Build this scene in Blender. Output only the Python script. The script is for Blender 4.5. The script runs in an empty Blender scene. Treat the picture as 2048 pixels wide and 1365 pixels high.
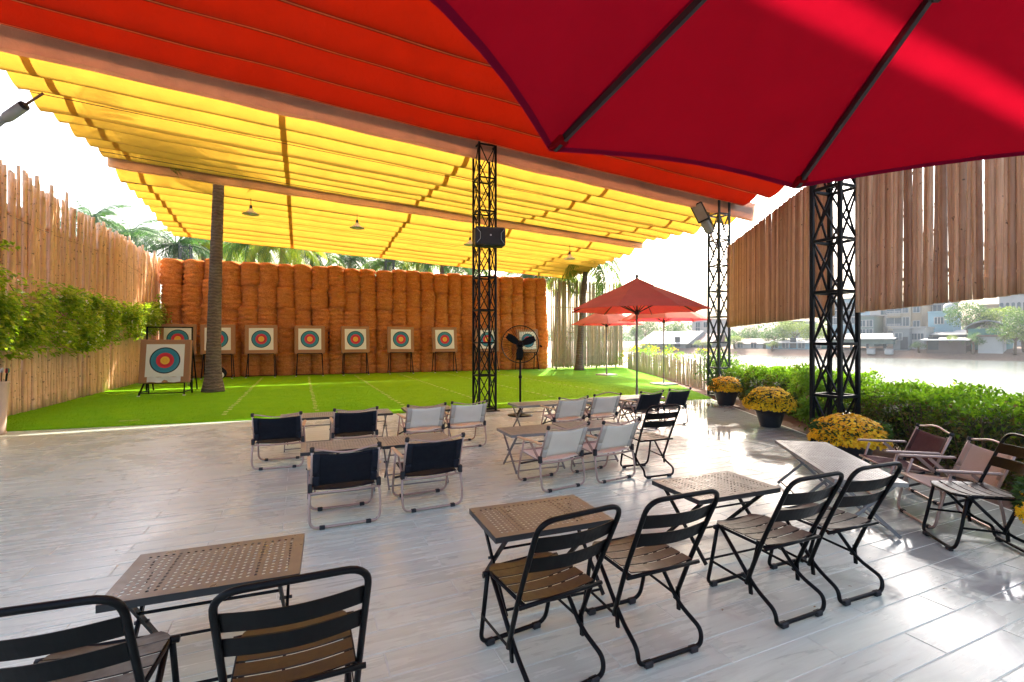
import bpy, math, random
from mathutils import Vector, Matrix, Euler

random.seed(7)
R = math.radians
PI = math.pi
sc = bpy.context.scene
C = sc.collection

# ------------------------------------------------------------------ camera
F_PX, CXP, CYP, EYE, YAW = 960.0, 1024.0, 683.0, 1.6, R(23.8)
CA, SA = math.cos(YAW), math.sin(YAW)
cam_data = bpy.data.cameras.new('camera')
cam_data.sensor_width = 36.0
cam_data.lens = 36.0 * F_PX / 2048.0
cam_data.clip_start = 0.05
cam_data.clip_end = 3000
cam = bpy.data.objects.new('camera', cam_data)
C.objects.link(cam)
cam.location = (0, 0, EYE)
cam.rotation_euler = (R(90), 0, -YAW)
sc.camera = cam

# ------------------------------------------------------------------ sky, sun, exposure
TO_SUN = Vector((0.62, 1.0, 0.98)).normalized()
SUN_EL = math.asin(TO_SUN.z)
SUN_AZ = math.atan2(TO_SUN.x, TO_SUN.y)          # clockwise from +Y
world = bpy.data.worlds.new('World')
sc.world = world
world.use_nodes = True
wn = world.node_tree.nodes
wl = world.node_tree.links
wn.clear()
sky = wn.new('ShaderNodeTexSky')
sky.sky_type = 'NISHITA'
sky.sun_disc = False
sky.sun_elevation = SUN_EL
sky.sun_rotation = SUN_AZ
sky.air_density = 1.0
sky.dust_density = 8.0
sky.ozone_density = 1.0
bg = wn.new('ShaderNodeBackground')
bg.inputs['Strength'].default_value = 0.15
wo = wn.new('ShaderNodeOutputWorld')
wl.new(sky.outputs[0], bg.inputs['Color'])
wl.new(bg.outputs[0], wo.inputs['Surface'])

sun_data = bpy.data.lights.new('sun', 'SUN')
sun_data.energy = 2.6
sun_data.angle = R(0.6)
sun_data.color = (1.0, 0.93, 0.82)
sun = bpy.data.objects.new('sun', sun_data)
C.objects.link(sun)
sun.location = (30, 50, 50)
sun.rotation_euler = TO_SUN.to_track_quat('Z', 'Y').to_euler()

vs = sc.view_settings
vs.view_transform = 'Standard'
vs.look = 'None'
vs.exposure = 2.5
vs.gamma = 1.0
vs.use_curve_mapping = False
sc.cycles.max_bounces = 7
sc.cycles.diffuse_bounces = 4
sc.cycles.glossy_bounces = 3
sc.cycles.transmission_bounces = 6
sc.cycles.volume_bounces = 0
sc.cycles.transparent_max_bounces = 8
sc.cycles.caustics_reflective = False
sc.cycles.caustics_refractive = False
sc.cycles.sample_clamp_indirect = 6.0
sc.cycles.use_denoising = True


# ------------------------------------------------------------------ helpers
def ground(px, py, z=0.0):
    """photo pixel -> point on the level z"""
    d = (EYE - z) * F_PX / (py - CYP)
    c = (px - CXP) / F_PX * d
    return Vector((c * CA + d * SA, -c * SA + d * CA, z))


def at_depth(px, py, d):
    c = (px - CXP) / F_PX * d
    return Vector((c * CA + d * SA, -c * SA + d * CA, EYE - (py - CYP) * d / F_PX))


class MB:
    """collects shapes for one mesh"""
    def __init__(s):
        s.v = []
        s.f = []

    def add(s, vs_, fs_):
        o = len(s.v)
        s.v.extend(vs_)
        s.f.extend(tuple(i + o for i in f) for f in fs_)
        return s

    def box(s, c, size, rot=None):
        x, y, z = size[0] / 2, size[1] / 2, size[2] / 2
        vs_ = [Vector(p) for p in ((-x, -y, -z), (x, -y, -z), (x, y, -z), (-x, y, -z),
                                   (-x, -y, z), (x, -y, z), (x, y, z), (-x, y, z))]
        if rot is not None:
            m = Euler(rot).to_matrix()
            vs_ = [m @ p for p in vs_]
        c = Vector(c)
        return s.add([tuple(p + c) for p in vs_],
                     [(0, 3, 2, 1), (4, 5, 6, 7), (0, 1, 5, 4), (1, 2, 6, 5), (2, 3, 7, 6), (3, 0, 4, 7)])

    def bbox(s, c, size, b=0.004):
        """box with chamfered edges"""
        x, y, z = size[0] / 2, size[1] / 2, size[2] / 2
        b = min(b, x * .9, y * .9, z * .9)
        vs_ = []
        for sx in (-1, 1):
            for sy in (-1, 1):
                for sz in (-1, 1):
                    vs_ += [(c[0] + sx * x, c[1] + sy * (y - b), c[2] + sz * (z - b)),
                            (c[0] + sx * (x - b), c[1] + sy * y, c[2] + sz * (z - b)),
                            (c[0] + sx * (x - b), c[1] + sy * (y - b), c[2] + sz * z)]
        def i(sx, sy, sz, k):
            return ((sx > 0) * 4 + (sy > 0) * 2 + (sz > 0)) * 3 + k
        fs_ = []
        for sg in (-1, 1):
            q = [i(sg, -1, -1, 0), i(sg, 1, -1, 0), i(sg, 1, 1, 0), i(sg, -1, 1, 0)]
            fs_.append(q if sg > 0 else q[::-1])
            q = [i(-1, sg, -1, 1), i(-1, sg, 1, 1), i(1, sg, 1, 1), i(1, sg, -1, 1)]
            fs_.append(q if sg > 0 else q[::-1])
            q = [i(-1, -1, sg, 2), i(1, -1, sg, 2), i(1, 1, sg, 2), i(-1, 1, sg, 2)]
            fs_.append(q if sg > 0 else q[::-1])
        for a in (-1, 1):
            for b2 in (-1, 1):
                fs_.append([i(a, b2, -1, 0), i(a, b2, -1, 1), i(a, b2, 1, 1), i(a, b2, 1, 0)])
                fs_.append([i(a, -1, b2, 0), i(a, -1, b2, 2), i(a, 1, b2, 2), i(a, 1, b2, 0)])
                fs_.append([i(-1, a, b2, 1), i(-1, a, b2, 2), i(1, a, b2, 2), i(1, a, b2, 1)])
                for c2 in (-1, 1):
                    pass
        for a in (-1, 1):
            for b2 in (-1, 1):
                for c2 in (-1, 1):
                    fs_.append([i(a, b2, c2, 0), i(a, b2, c2, 1), i(a, b2, c2, 2)])
        return s.add(vs_, fs_)

    def bar(s, a, b, w, h=None, up=(0, 0, 1)):
        """rectangular bar from a to b"""
        a, b = Vector(a), Vector(b)
        h = h or w
        d = (b - a).normalized()
        u = Vector(up)
        if abs(d.dot(u)) > .97:
            u = Vector((1, 0, 0))
        x = d.cross(u).normalized()
        y = x.cross(d).normalized()
        vs_ = []
        for p in (a, b):
            for (i, j) in ((-1, -1), (1, -1), (1, 1), (-1, 1)):
                vs_.append(tuple(p + x * (i * w / 2) + y * (j * h / 2)))
        return s.add(vs_, [(0, 1, 2, 3), (7, 6, 5, 4), (0, 4, 5, 1), (1, 5, 6, 2), (2, 6, 7, 3), (3, 7, 4, 0)])

    def tube(s, pts, r, n=8, cap=True):
        pts = [Vector(p) for p in pts]
        m = len(pts)
        rs = r if isinstance(r, (list, tuple)) else [r] * m
        t0 = (pts[1] - pts[0]).normalized()
        ref = Vector((0, 0, 1)) if abs(t0.z) < .9 else Vector((1, 0, 0))
        x = t0.cross(ref).normalized()
        vs_ = []
        for i, p in enumerate(pts):
            if i == 0:
                t = t0
            elif i == m - 1:
                t = (pts[-1] - pts[-2]).normalized()
            else:
                t = ((pts[i] - pts[i - 1]).normalized() + (pts[i + 1] - pts[i]).normalized())
                t = t.normalized() if t.length > 1e-6 else t0
            x = x - t * x.dot(t)
            x.normalize()
            y = t.cross(x)
            for k in range(n):
                a = 2 * PI * k / n
                vs_.append(tuple(p + (x * math.cos(a) + y * math.sin(a)) * rs[i]))
        fs_ = []
        for i in range(m - 1):
            for k in range(n):
                k2 = (k + 1) % n
                fs_.append((i * n + k, i * n + k2, (i + 1) * n + k2, (i + 1) * n + k))
        if cap:
            fs_.append(tuple(range(n))[::-1])
            fs_.append(tuple((m - 1) * n + k for k in range(n)))
        return s.add(vs_, fs_)

    def lathe(s, prof, n=20, c=(0, 0, 0), cap=True):
        vs_ = []
        for (r, z) in prof:
            for k in range(n):
                a = 2 * PI * k / n
                vs_.append((c[0] + r * math.cos(a), c[1] + r * math.sin(a), c[2] + z))
        fs_ = []
        for i in range(len(prof) - 1):
            for k in range(n):
                k2 = (k + 1) % n
                fs_.append((i * n + k, i * n + k2, (i + 1) * n + k2, (i + 1) * n + k))
        if cap:
            fs_.append(tuple(range(n))[::-1])
            fs_.append(tuple((len(prof) - 1) * n + k for k in range(n)))
        return s.add(vs_, fs_)

    def grid(s, nu, nv, fn):
        vs_ = [tuple(fn(i / nu, j / nv)) for j in range(nv + 1) for i in range(nu + 1)]
        w = nu + 1
        return s.add(vs_, [(j * w + i, j * w + i + 1, (j + 1) * w + i + 1, (j + 1) * w + i)
                           for j in range(nv) for i in range(nu)])

    def slab(s, nu, nv, fn, th):
        """grid with thickness th along z-ish direction given by fn offset"""
        o = len(s.v)
        w = nu + 1
        top = [Vector(fn(i / nu, j / nv)) for j in range(nv + 1) for i in range(nu + 1)]
        off = Vector(th)
        s.v.extend(tuple(p) for p in top)
        s.v.extend(tuple(p - off) for p in top)
        k = len(top)
        for j in range(nv):
            for i in range(nu):
                a, b, c, d = j * w + i, j * w + i + 1, (j + 1) * w + i + 1, (j + 1) * w + i
                s.f.append((o + a, o + b, o + c, o + d))
                s.f.append((o + k + d, o + k + c, o + k + b, o + k + a))
        rim = [i for i in range(w)] + [j * w + nu for j in range(1, nv + 1)] + \
              [nv * w + i for i in range(nu - 1, -1, -1)] + [j * w for j in range(nv - 1, 0, -1)]
        for q in range(len(rim)):
            a, b = rim[q], rim[(q + 1) % len(rim)]
            s.f.append((o + b, o + a, o + k + a, o + k + b))
        return s

    def leaf(s, p, d, n, l, w, fold=0.25):
        """pointed leaf: 4 corner verts, 2 triangles folded on the midrib"""
        d = d.normalized()
        x = d.cross(n)
        if x.length < 1e-4:
            x = d.cross(Vector((1, 0, 0.3)))
        x.normalize()
        nn = x.cross(d)
        m = p + d * (l * .45)
        o = len(s.v)
        s.v.extend((tuple(p), tuple(m + x * (w / 2) + nn * (w * fold)), tuple(p + d * l), tuple(m - x * (w / 2) + nn * (w * fold))))
        s.f.append((o, o + 1, o + 2))
        s.f.append((o, o + 2, o + 3))

    def mesh(s, name, mat, smooth=False):
        me = bpy.data.meshes.new(name)
        me.from_pydata([tuple(p) for p in s.v], [], [tuple(f) for f in s.f])
        me.materials.append(mat)
        if smooth:
            me.shade_smooth()
        me.update()
        return me

    def obj(s, name, mat, parent=None, smooth=False, loc=None, rot=None):
        return place(name, s.mesh(name, mat, smooth), parent, loc, rot)


def place(name, me, parent=None, loc=None, rot=None, scale=None):
    o = bpy.data.objects.new(name, me)
    C.objects.link(o)
    if parent is not None:
        o.parent = parent
    if loc is not None:
        o.location = loc
    if rot is not None:
        o.rotation_euler = rot
    if scale is not None:
        o.scale = scale
    return o


def tag(o, label, cat, group=None, kind=None):
    if label:
        o['label'] = label
    if cat:
        o['category'] = cat
    if group:
        o['group'] = group
    if kind:
        o['kind'] = kind
    return o


def thing(name, label, cat, loc=(0, 0, 0), rz=0.0, group=None):
    o = bpy.data.objects.new(name, None)
    o.empty_display_size = .1
    C.objects.link(o)
    o.location = loc
    o.rotation_euler = (0, 0, rz)
    return tag(o, label, cat, group)


KIDS = {}


def kids(o):
    return [c for c in bpy.data.objects if c.parent == o]


def copy_tree(o, label, loc, rz, group=None, swap=None):
    cl = KIDS.setdefault(o.name, None)
    if cl is None:
        cl = KIDS[o.name] = [(c, kids(c)) for c in kids(o)]
    r = o.copy()
    C.objects.link(r)
    r.location = loc
    r.rotation_euler = (0, 0, rz)
    r['label'] = label
    if group:
        r['group'] = group
    for c, gs in cl:
        d = c.copy()
        if swap and d.data.name in swap:
            d.data = swap[d.data.name]
        C.objects.link(d)
        d.parent = r
        for g in gs:
            e = g.copy()
            if swap and e.data.name in swap:
                e.data = swap[e.data.name]
            C.objects.link(e)
            e.parent = d
    return r


def rounded(pts, rad, n=5):
    """polyline with rounded corners"""
    pts = [Vector(p) for p in pts]
    out = [pts[0]]
    for i in range(1, len(pts) - 1):
        p, a, b = pts[i], pts[i - 1], pts[i + 1]
        da, db = (a - p), (b - p)
        r = min(rad, da.length * .48, db.length * .48)
        p0, p1 = p + da.normalized() * r, p + db.normalized() * r
        for k in range(n + 1):
            t = k / n
            out.append(p0 * (1 - t) ** 2 + p * 2 * t * (1 - t) + p1 * t ** 2)
    out.append(pts[-1])
    return out


# ------------------------------------------------------------------ materials
class Mat:
    def __init__(s, name):
        s.m = bpy.data.materials.new(name)
        s.m.use_nodes = True
        s.nt = s.m.node_tree
        s.n = s.nt.nodes
        s.l = s.nt.links
        s.n.clear()
        s.out = s.n.new('ShaderNodeOutputMaterial')

    def node(s, t, **kw):
        nd = s.n.new(t)
        for k, v in kw.items():
            if k in nd.inputs:
                nd.inputs[k].default_value = v
            else:
                setattr(nd, k, v)
        return nd

    def link(s, a, b):
        s.l.new(a, b)

    def pos(s, scale=(1, 1, 1), obj=False):
        if obj:
            src = s.node('ShaderNodeTexCoord').outputs['Object']
        else:
            src = s.node('ShaderNodeNewGeometry').outputs['Position']
        mp = s.node('ShaderNodeMapping')
        mp.inputs['Scale'].default_value = scale
        s.link(src, mp.inputs['Vector'])
        return mp.outputs[0]

    def noise(s, vec, scale, detail=4, rough=.55, dist=0.0):
        nd = s.node('ShaderNodeTexNoise')
        nd.inputs['Scale'].default_value = scale
        nd.inputs['Detail'].default_value = detail
        nd.inputs['Roughness'].default_value = rough
        nd.inputs['Distortion'].default_value = dist
        s.link(vec, nd.inputs['Vector'])
        return nd.outputs['Fac']

    def ramp(s, fac, stops):
        nd = s.node('ShaderNodeValToRGB')
        el = nd.color_ramp.elements
        while len(el) < len(stops):
            el.new(.5)
        for e, (p, c) in zip(el, stops):
            e.position = p
            e.color = (*c, 1) if len(c) == 3 else c
        s.link(fac, nd.inputs[0])
        return nd.outputs[0]

    def maprange(s, fac, a, b, c, d):
        nd = s.node('ShaderNodeMapRange')
        nd.inputs[1].default_value = a
        nd.inputs[2].default_value = b
        nd.inputs[3].default_value = c
        nd.inputs[4].default_value = d
        s.link(fac, nd.inputs[0])
        return nd.outputs[0]

    def mix(s, fac, a, b, mode='MIX'):
        nd = s.node('ShaderNodeMix', data_type='RGBA', blend_type=mode)
        ins = [i for i in nd.inputs if i.type == 'RGBA']
        f = nd.inputs[0]
        if isinstance(fac, (int, float)):
            f.default_value = fac
        else:
            s.link(fac, f)
        for i, v in zip(ins, (a, b)):
            if isinstance(v, tuple):
                i.default_value = (*v, 1)
            else:
                s.link(v, i)
        return [o for o in nd.outputs if o.type == 'RGBA'][0]

    def math(s, op, a, b=0.0):
        nd = s.node('ShaderNodeMath', operation=op)
        for i, v in zip(nd.inputs, (a, b)):
            if isinstance(v, (int, float)):
                i.default_value = v
            else:
                s.link(v, i)
        return nd.outputs[0]

    def rnd(s):
        """random value per object and per loose piece"""
        a = s.node('ShaderNodeObjectInfo').outputs['Random']
        b = s.node('ShaderNodeNewGeometry').outputs['Random Per Island']
        return s.math('FRACT', s.math('ADD', a, b))

    def bump(s, h, strength=.3, dist=.01):
        nd = s.node('ShaderNodeBump')
        nd.inputs['Strength'].default_value = strength
        nd.inputs['Distance'].default_value = dist
        s.link(h, nd.inputs['Height'])
        return nd.outputs[0]

    def bsdf(s, col, rough=.6, metal=0.0, nrm=None, spec=.5):
        nd = s.node('ShaderNodeBsdfPrincipled')
        for key, v in (('Base Color', col), ('Roughness', rough), ('Metallic', metal), ('Specular IOR Level', spec)):
            if isinstance(v, tuple):
                nd.inputs[key].default_value = (*v, 1)
            elif isinstance(v, (int, float)):
                nd.inputs[key].default_value = v
            else:
                s.link(v, nd.inputs[key])
        if nrm is not None:
            s.link(nrm, nd.inputs['Normal'])
        s.link(nd.outputs[0], s.out.inputs['Surface'])
        return nd

    def translucent(s, base, col, fac, nrm=None):
        t = s.node('ShaderNodeBsdfTranslucent')
        if isinstance(col, tuple):
            t.inputs['Color'].default_value = (*col, 1)
        else:
            s.link(col, t.inputs['Color'])
        if nrm is not None:
            s.link(nrm, t.inputs['Normal'])
        mx = s.node('ShaderNodeMixShader')
        mx.inputs[0].default_value = fac
        s.link(base.outputs[0], mx.inputs[1])
        s.link(t.outputs[0], mx.inputs[2])
        s.link(mx.outputs[0], s.out.inputs['Surface'])
        return s


def darker(c, k):
    return tuple(max(0, x * k) for x in c)


def m_plain(name, col, rough=.6, metal=0.0, var=.18, scale=6.0, bump=.12, spec=.5, obj=False):
    m = Mat(name)
    p = m.pos(obj=obj)
    n = m.noise(p, scale, 5)
    c = m.mix(n, darker(col, 1 - var), darker(col, 1 + var))
    c = m.mix(m.math('MULTIPLY', m.rnd(), .35), c, darker(col, .8))
    r = m.maprange(m.noise(p, scale * 3, 3), .3, .7, max(.05, rough - .08), min(1, rough + .08))
    m.bsdf(c, r, metal, m.bump(m.noise(p, scale * 8, 4), bump, .004), spec)
    return m.m


def m_leaf(name, c1, c2, c3=None, trans=.45, rough=.5):
    m = Mat(name)
    r = m.rnd()
    c3 = c3 or c2
    col = m.ramp(r, [(0, c1), (.55, c2), (1, c3)])
    b = m.bsdf(col, rough, spec=.35)
    lift = m.mix(.55, col, tuple(min(1, x * y) for x, y in zip(c2, (1.6, 1.7, .7))))
    m.translucent(b, lift, trans)
    return m.m


def m_fabric(name, col, tcol, fac, scale=900.0, rough=.85, fold=.35):
    m = Mat(name)
    p = m.pos()
    n = m.noise(p, 1.6, 5, .6, .6)
    c = m.mix(n, darker(col, .76), darker(col, 1.12))
    nb = m.bump(m.math('ADD', m.noise(p, 7.0, 4, .6, 1.2), m.math('MULTIPLY', m.noise(p, 260.0, 2), .08)), fold, .03)
    b = m.bsdf(c, rough, nrm=nb, spec=.06)
    tc = m.mix(m.maprange(m.noise(p, 2.3, 6, .68, .5), .3, .7, 0, 1), darker(tcol, .80), darker(tcol, 1.08))
    m.translucent(b, tc, fac, nb)
    return m.m


def m_bamboo(name, c1, c2, rough=.5, spot=.65):
    m = Mat(name)
    p = m.pos((1, 1, 1), obj=True)
    info = m.node('ShaderNodeObjectInfo').outputs['Random']
    st = m.pos((60, 60, 2.5), obj=True)
    col = m.mix(info, c1, c2)
    grain = m.noise(st, 1.0, 4, .6)
    col = m.mix(m.maprange(grain, .35, .75, 0, .55), col, darker(c2, .55))
    vec = m.node('ShaderNodeVectorMath', operation='ADD')
    m.link(p, vec.inputs[0])
    comb = m.node('ShaderNodeCombineXYZ')
    m.link(m.math('MULTIPLY', info, 37.0), comb.inputs[2])
    m.link(comb.outputs[0], vec.inputs[1])
    blot = m.noise(vec.outputs[0], 2.2, 3)
    col = m.mix(m.maprange(blot, .5, .72, 0, .6), col, darker(c1, .62))
    spk = m.noise(vec.outputs[0], 14.0, 2)
    col = m.mix(m.maprange(spk, spot, spot + .05, 0, .85), col, darker(c2, .22))
    m.bsdf(col, rough, nrm=m.bump(grain, .25, .004), spec=.35)
    return m.m


# tile floor: wood-look porcelain, semi-gloss, with wet patches
def m_tile():
    m = Mat('wood_look_tile')
    r = m.rnd()
    off = m.node('ShaderNodeCombineXYZ')
    m.link(m.math('MULTIPLY', r, 91.0), off.inputs[0])
    m.link(m.math('MULTIPLY', r, 53.0), off.inputs[1])
    add = m.node('ShaderNodeVectorMath', operation='ADD')
    m.link(m.pos((1.6, 16, 1)), add.inputs[0])
    m.link(off.outputs[0], add.inputs[1])
    grain = m.noise(add.outputs[0], 1.3, 6, .62, .7)
    add2 = m.node('ShaderNodeVectorMath', operation='ADD')
    m.link(m.pos((2.2, 4.5, 1)), add2.inputs[0])
    m.link(off.outputs[0], add2.inputs[1])
    cloud = m.noise(add2.outputs[0], 1.0, 4, .6, .4)
    col = m.ramp(grain, [(.25, (.43, .49, .405)), (.5, (.55, .62, .515)), (.75, (.64, .72, .61))])
    col = m.mix(m.maprange(cloud, .35, .75, 0, .4), col, (.475, .535, .44))
    col = m.mix(m.math('MULTIPLY', r, .30), col, (.435, .49, .405))
    wp = m.pos((1, 1, 1))
    smear = m.noise(wp, .9, 5, .6, .8)
    dirt = m.noise(wp, 5.0, 5, .65, .5)
    col = m.mix(m.maprange(dirt, .60, .76, 0, .5), col, (.28, .26, .23))
    # wet film where the floor was hosed, along the garden edge
    sep = m.node('ShaderNodeSeparateXYZ')
    m.link(wp, sep.inputs[0])
    edge = m.math('SUBTRACT', sep.outputs[0], m.math('MULTIPLY', sep.outputs[1], .55))     # distance-like to garden edge (4.9)
    wet = m.math('ADD', m.maprange(edge, 1.0, 4.2, 0, .5), m.noise(wp, 1.1, 4, .6, 1.2))
    wetm = m.maprange(wet, .78, .90, 0, 1)
    col = m.mix(m.math('MULTIPLY', wetm, .6), col, (.20, .20, .195))
    rough = m.maprange(smear, .3, .7, .19, .36)
    rough = m.math('ADD', rough, m.math('MULTIPLY', m.maprange(grain, .3, .7, -.04, .05), 1.0))
    mixr = m.node('ShaderNodeMix')
    m.link(wetm, mixr.inputs[0])
    m.link(rough, mixr.inputs[2])
    mixr.inputs[3].default_value = .07
    h = m.math('MULTIPLY', grain, m.maprange(wetm, 0, 1, 1, .1))
    m.bsdf(col, mixr.outputs[0], 0, m.bump(h, .16, .003), .5)
    return m.m


def m_turf():
    m = Mat('artificial_turf')
    p = m.pos()
    sep = m.node('ShaderNodeSeparateXYZ')
    m.link(p, sep.inputs[0])
    strip = m.node('ShaderNodeMath', operation='FLOOR')
    m.link(m.math('MULTIPLY', m.math('ADD', sep.outputs[0], 1.5), 1 / 1.95), strip.inputs[0])
    wn_ = m.node('ShaderNodeTexWhiteNoise', noise_dimensions='1D')
    m.link(strip.outputs[0], wn_.inputs['W'])
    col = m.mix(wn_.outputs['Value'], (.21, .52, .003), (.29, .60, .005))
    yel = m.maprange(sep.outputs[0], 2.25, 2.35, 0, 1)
    col = m.mix(m.math('MULTIPLY', yel, .55), col, (.38, .48, .006))  # yellower side: turf roll tone plus canopy light put into the colour
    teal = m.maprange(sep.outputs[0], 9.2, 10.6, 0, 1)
    col = m.mix(teal, col, (.05, .26, .06))  # open daylight on the right end painted in as teal
    fib = m.noise(p, 190.0, 3, .7)
    blot = m.noise(p, 2.0, 4)
    col = m.mix(m.maprange(fib, .3, .7, 0, .6), darker((.13, .36, .003), 1.0), col)
    col = m.mix(m.maprange(blot, .35, .7, 0, .3), col, (.30, .52, .006))
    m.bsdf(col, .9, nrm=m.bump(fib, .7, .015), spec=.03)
    return m.m


def m_water():
    m = Mat('river_water')
    p = m.pos((1, .55, 1))
    w = m.math('ADD', m.noise(p, .9, 5, .6, .3), m.math('MULTIPLY', m.noise(p, 4.5, 3), .35))
    m.bsdf((.09, .105, .095), .16, nrm=m.bump(w, .45, .15), spec=.5)
    return m.m


def m_straw():
    m = Mat('straw')
    p = m.pos((1, 1, 1), obj=True)
    info = m.node('ShaderNodeObjectInfo').outputs['Random']
    off = m.node('ShaderNodeCombineXYZ')
    m.link(m.math('MULTIPLY', info, 41.0), off.inputs[2])
    m.link(m.math('MULTIPLY', info, 17.0), off.inputs[0])
    add = m.node('ShaderNodeVectorMath', operation='ADD')
    m.link(p, add.inputs[0])
    m.link(off.outputs[0], add.inputs[1])
    mp = m.node('ShaderNodeMapping')
    mp.inputs['Scale'].default_value = (4, 4, 22)
    m.link(add.outputs[0], mp.inputs['Vector'])
    fib = m.noise(mp.outputs[0], 1.5, 6, .7, 1.6)
    mp2 = m.node('ShaderNodeMapping')
    mp2.inputs['Scale'].default_value = (34, 34, 7)
    m.link(add.outputs[0], mp2.inputs['Vector'])
    fib2 = m.noise(mp2.outputs[0], 1.0, 4, .7, 1.0)
    blot = m.noise(add.outputs[0], 3.0, 4)
    f = m.math('ADD', m.math('MULTIPLY', fib, .6), m.math('MULTIPLY', fib2, .4))
    col = m.ramp(f, [(.32, (.16, .035, .005)), (.47, (.58, .20, .045)), (.60, (.82, .38, .11)), (.78, (.92, .62, .30))])
    col = m.mix(m.maprange(blot, .42, .72, 0, .55), col, (.50, .15, .028))
    col = m.mix(m.math('MULTIPLY', info, .45), col, (.62, .22, .05))
    m.bsdf(col, .85, nrm=m.bump(f, 1.0, .035), spec=.06)
    return m.m


def m_target():
    """printed archery face, rings by distance from the object's own centre"""
    m = Mat('target_print')
    tc = m.node('ShaderNodeTexCoord').outputs['Object']
    sep = m.node('ShaderNodeSeparateXYZ')
    m.link(tc, sep.inputs[0])
    comb = m.node('ShaderNodeCombineXYZ')
    m.link(sep.outputs[0], comb.inputs[0])
    m.link(sep.outputs[2], comb.inputs[2])
    ln = m.node('ShaderNodeVectorMath', operation='LENGTH')
    m.link(comb.outputs[0], ln.inputs[0])
    d = m.math('MULTIPLY', ln.outputs['Value'], 1.0)
    rp = m.node('ShaderNodeValToRGB')
    rp.color_ramp.interpolation = 'CONSTANT'
    stops = [(0, (.85, .45, .03)), (.055, (.55, .22, .01)), (.06, (.86, .50, .05)), (.115, (.62, .02, .03)),
             (.165, (.45, .01, .02)), (.17, (.68, .03, .05)), (.225, (.03, .22, .33)), (.28, (.015, .12, .2)),
             (.285, (.035, .25, .36)), (.355, (.01, .012, .02)), (.385, (.80, .79, .75))]
    el = rp.color_ramp.elements
    while len(el) < len(stops):
        el.new(.5)
    for e, (q, c) in zip(el, stops):
        e.position = q
        e.color = (*c, 1)
    m.link(d, rp.inputs[0])
    m.bsdf(rp.outputs[0], .45, spec=.4)
    return m.m


MT = {}
MT['tile'] = m_tile()
MT['grout'] = m_plain('grout', (.60, .66, .56), .8, var=.2, scale=12)
MT['turf'] = m_turf()
MT['lane'] = m_plain('lane_paint', (.38, .52, .07), .8, var=.5, scale=18)
MT['soil'] = m_plain('soil', (.16, .10, .065), .95, var=.5, scale=5, bump=.8)
MT['water'] = m_water()
MT['straw'] = m_straw()
MT['twine'] = m_plain('twine', (.35, .22, .10), .8)
MT['target'] = m_target()
MT['board'] = m_plain('target_board', (.40, .20, .10), .85, var=.15, scale=20, bump=.4)
MT['film'] = m_plain('clear_film', (.75, .75, .75), .18)
MT['black_metal'] = m_plain('black_powder_coat', (.003, .0034, .0038), .36, .0, var=.3, scale=9, bump=.05, spec=.13)
MT['seat_metal'] = m_plain('worn_black_seat_metal', (.020, .016, .014), .36, .0, var=.35, scale=9, bump=.08, spec=.38)
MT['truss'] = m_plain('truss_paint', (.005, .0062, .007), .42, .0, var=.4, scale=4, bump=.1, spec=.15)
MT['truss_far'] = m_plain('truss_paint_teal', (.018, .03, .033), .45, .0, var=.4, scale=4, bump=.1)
MT['rubber'] = m_plain('rubber', (.012, .012, .013), .7)
MT['bronze'] = m_plain('bronze_tube', (.40, .29, .24), .34, .35, var=.12, scale=10, bump=.05)
MT['navy'] = m_plain('navy_canvas', (.0045, .006, .011), .85, var=.35, scale=8, bump=.4, spec=.25)
MT['navy2'] = m_plain('navy_canvas_sleeve', (.009, .011, .018), .85, var=.3, scale=8, bump=.4, spec=.25)
MT['white_cloth'] = m_plain('off_white_canvas', (.74, .66, .55), .85, var=.08, scale=8, bump=.35, spec=.25)
MT['white_cloth2'] = m_plain('grey_canvas_sleeve', (.50, .45, .38), .85, var=.1, scale=8, bump=.35, spec=.25)
MT['beige'] = m_plain('beige_canvas', (.46, .35, .27), .85, var=.08, scale=8, bump=.35, spec=.25)
MT['beige2'] = m_plain('beige_canvas_sleeve', (.36, .28, .22), .85, var=.1, scale=8, bump=.35, spec=.25)
MT['maroon'] = m_plain('maroon_canvas', (.085, .035, .036), .85, var=.15, scale=8, bump=.35, spec=.25)
MT['maroon2'] = m_plain('maroon_canvas_sleeve', (.055, .03, .03), .85, var=.15, scale=8, bump=.35, spec=.25)
MT['arm_wood'] = m_plain('pale_arm_wood', (.60, .40, .23), .5, var=.2, scale=16)
MT['arm_dark'] = m_plain('weathered_arm_wood', (.30, .21, .17), .5, var=.25, scale=16)
MT['table_dark'] = m_plain('bronze_grey_table', (.17, .145, .12), .34, .15, var=.15, scale=5, bump=.05)
MT['table_edge'] = m_plain('table_edge_black', (.03, .03, .03), .4, .2)
MT['table_light'] = m_plain('pale_grey_table', (.24, .235, .215), .40, .1, var=.1, scale=5, bump=.05)
MT['table_leg'] = m_plain('grey_table_leg', (.20, .20, .20), .4, .4)
MT['bamboo_left'] = m_bamboo('bamboo_peach', (.92, .62, .385), (.80, .50, .28))
MT['bamboo_screen'] = m_bamboo('bamboo_brown', (.80, .53, .33), (.30, .155, .085), spot=.70)
MT['bamboo_far'] = m_bamboo('bamboo_straw', (.62, .50, .32), (.46, .35, .21))
MT['reed_white'] = m_bamboo('reed_whitewashed', (.62, .58, .50), (.50, .45, .37))
MT['wire'] = m_plain('rusty_wire', (.16, .08, .04), .6)
MT['yellow'] = m_fabric('yellow_shade_cloth', (.78, .47, .07), (.335, .188, .020), .50, fold=.16)
MT['strap'] = m_fabric('doubled_yellow_webbing', (.76, .45, .07), (.27, .148, .018), .48, fold=.08)
MT['red'] = m_fabric('red_shade_cloth', (.30, .012, .002), (.10, .0026, .0003), .36, fold=.2)
MT['seam'] = m_fabric('doubled_yellow_seam', (.66, .40, .06), (.21, .12, .014), .45, fold=.05)
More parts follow.
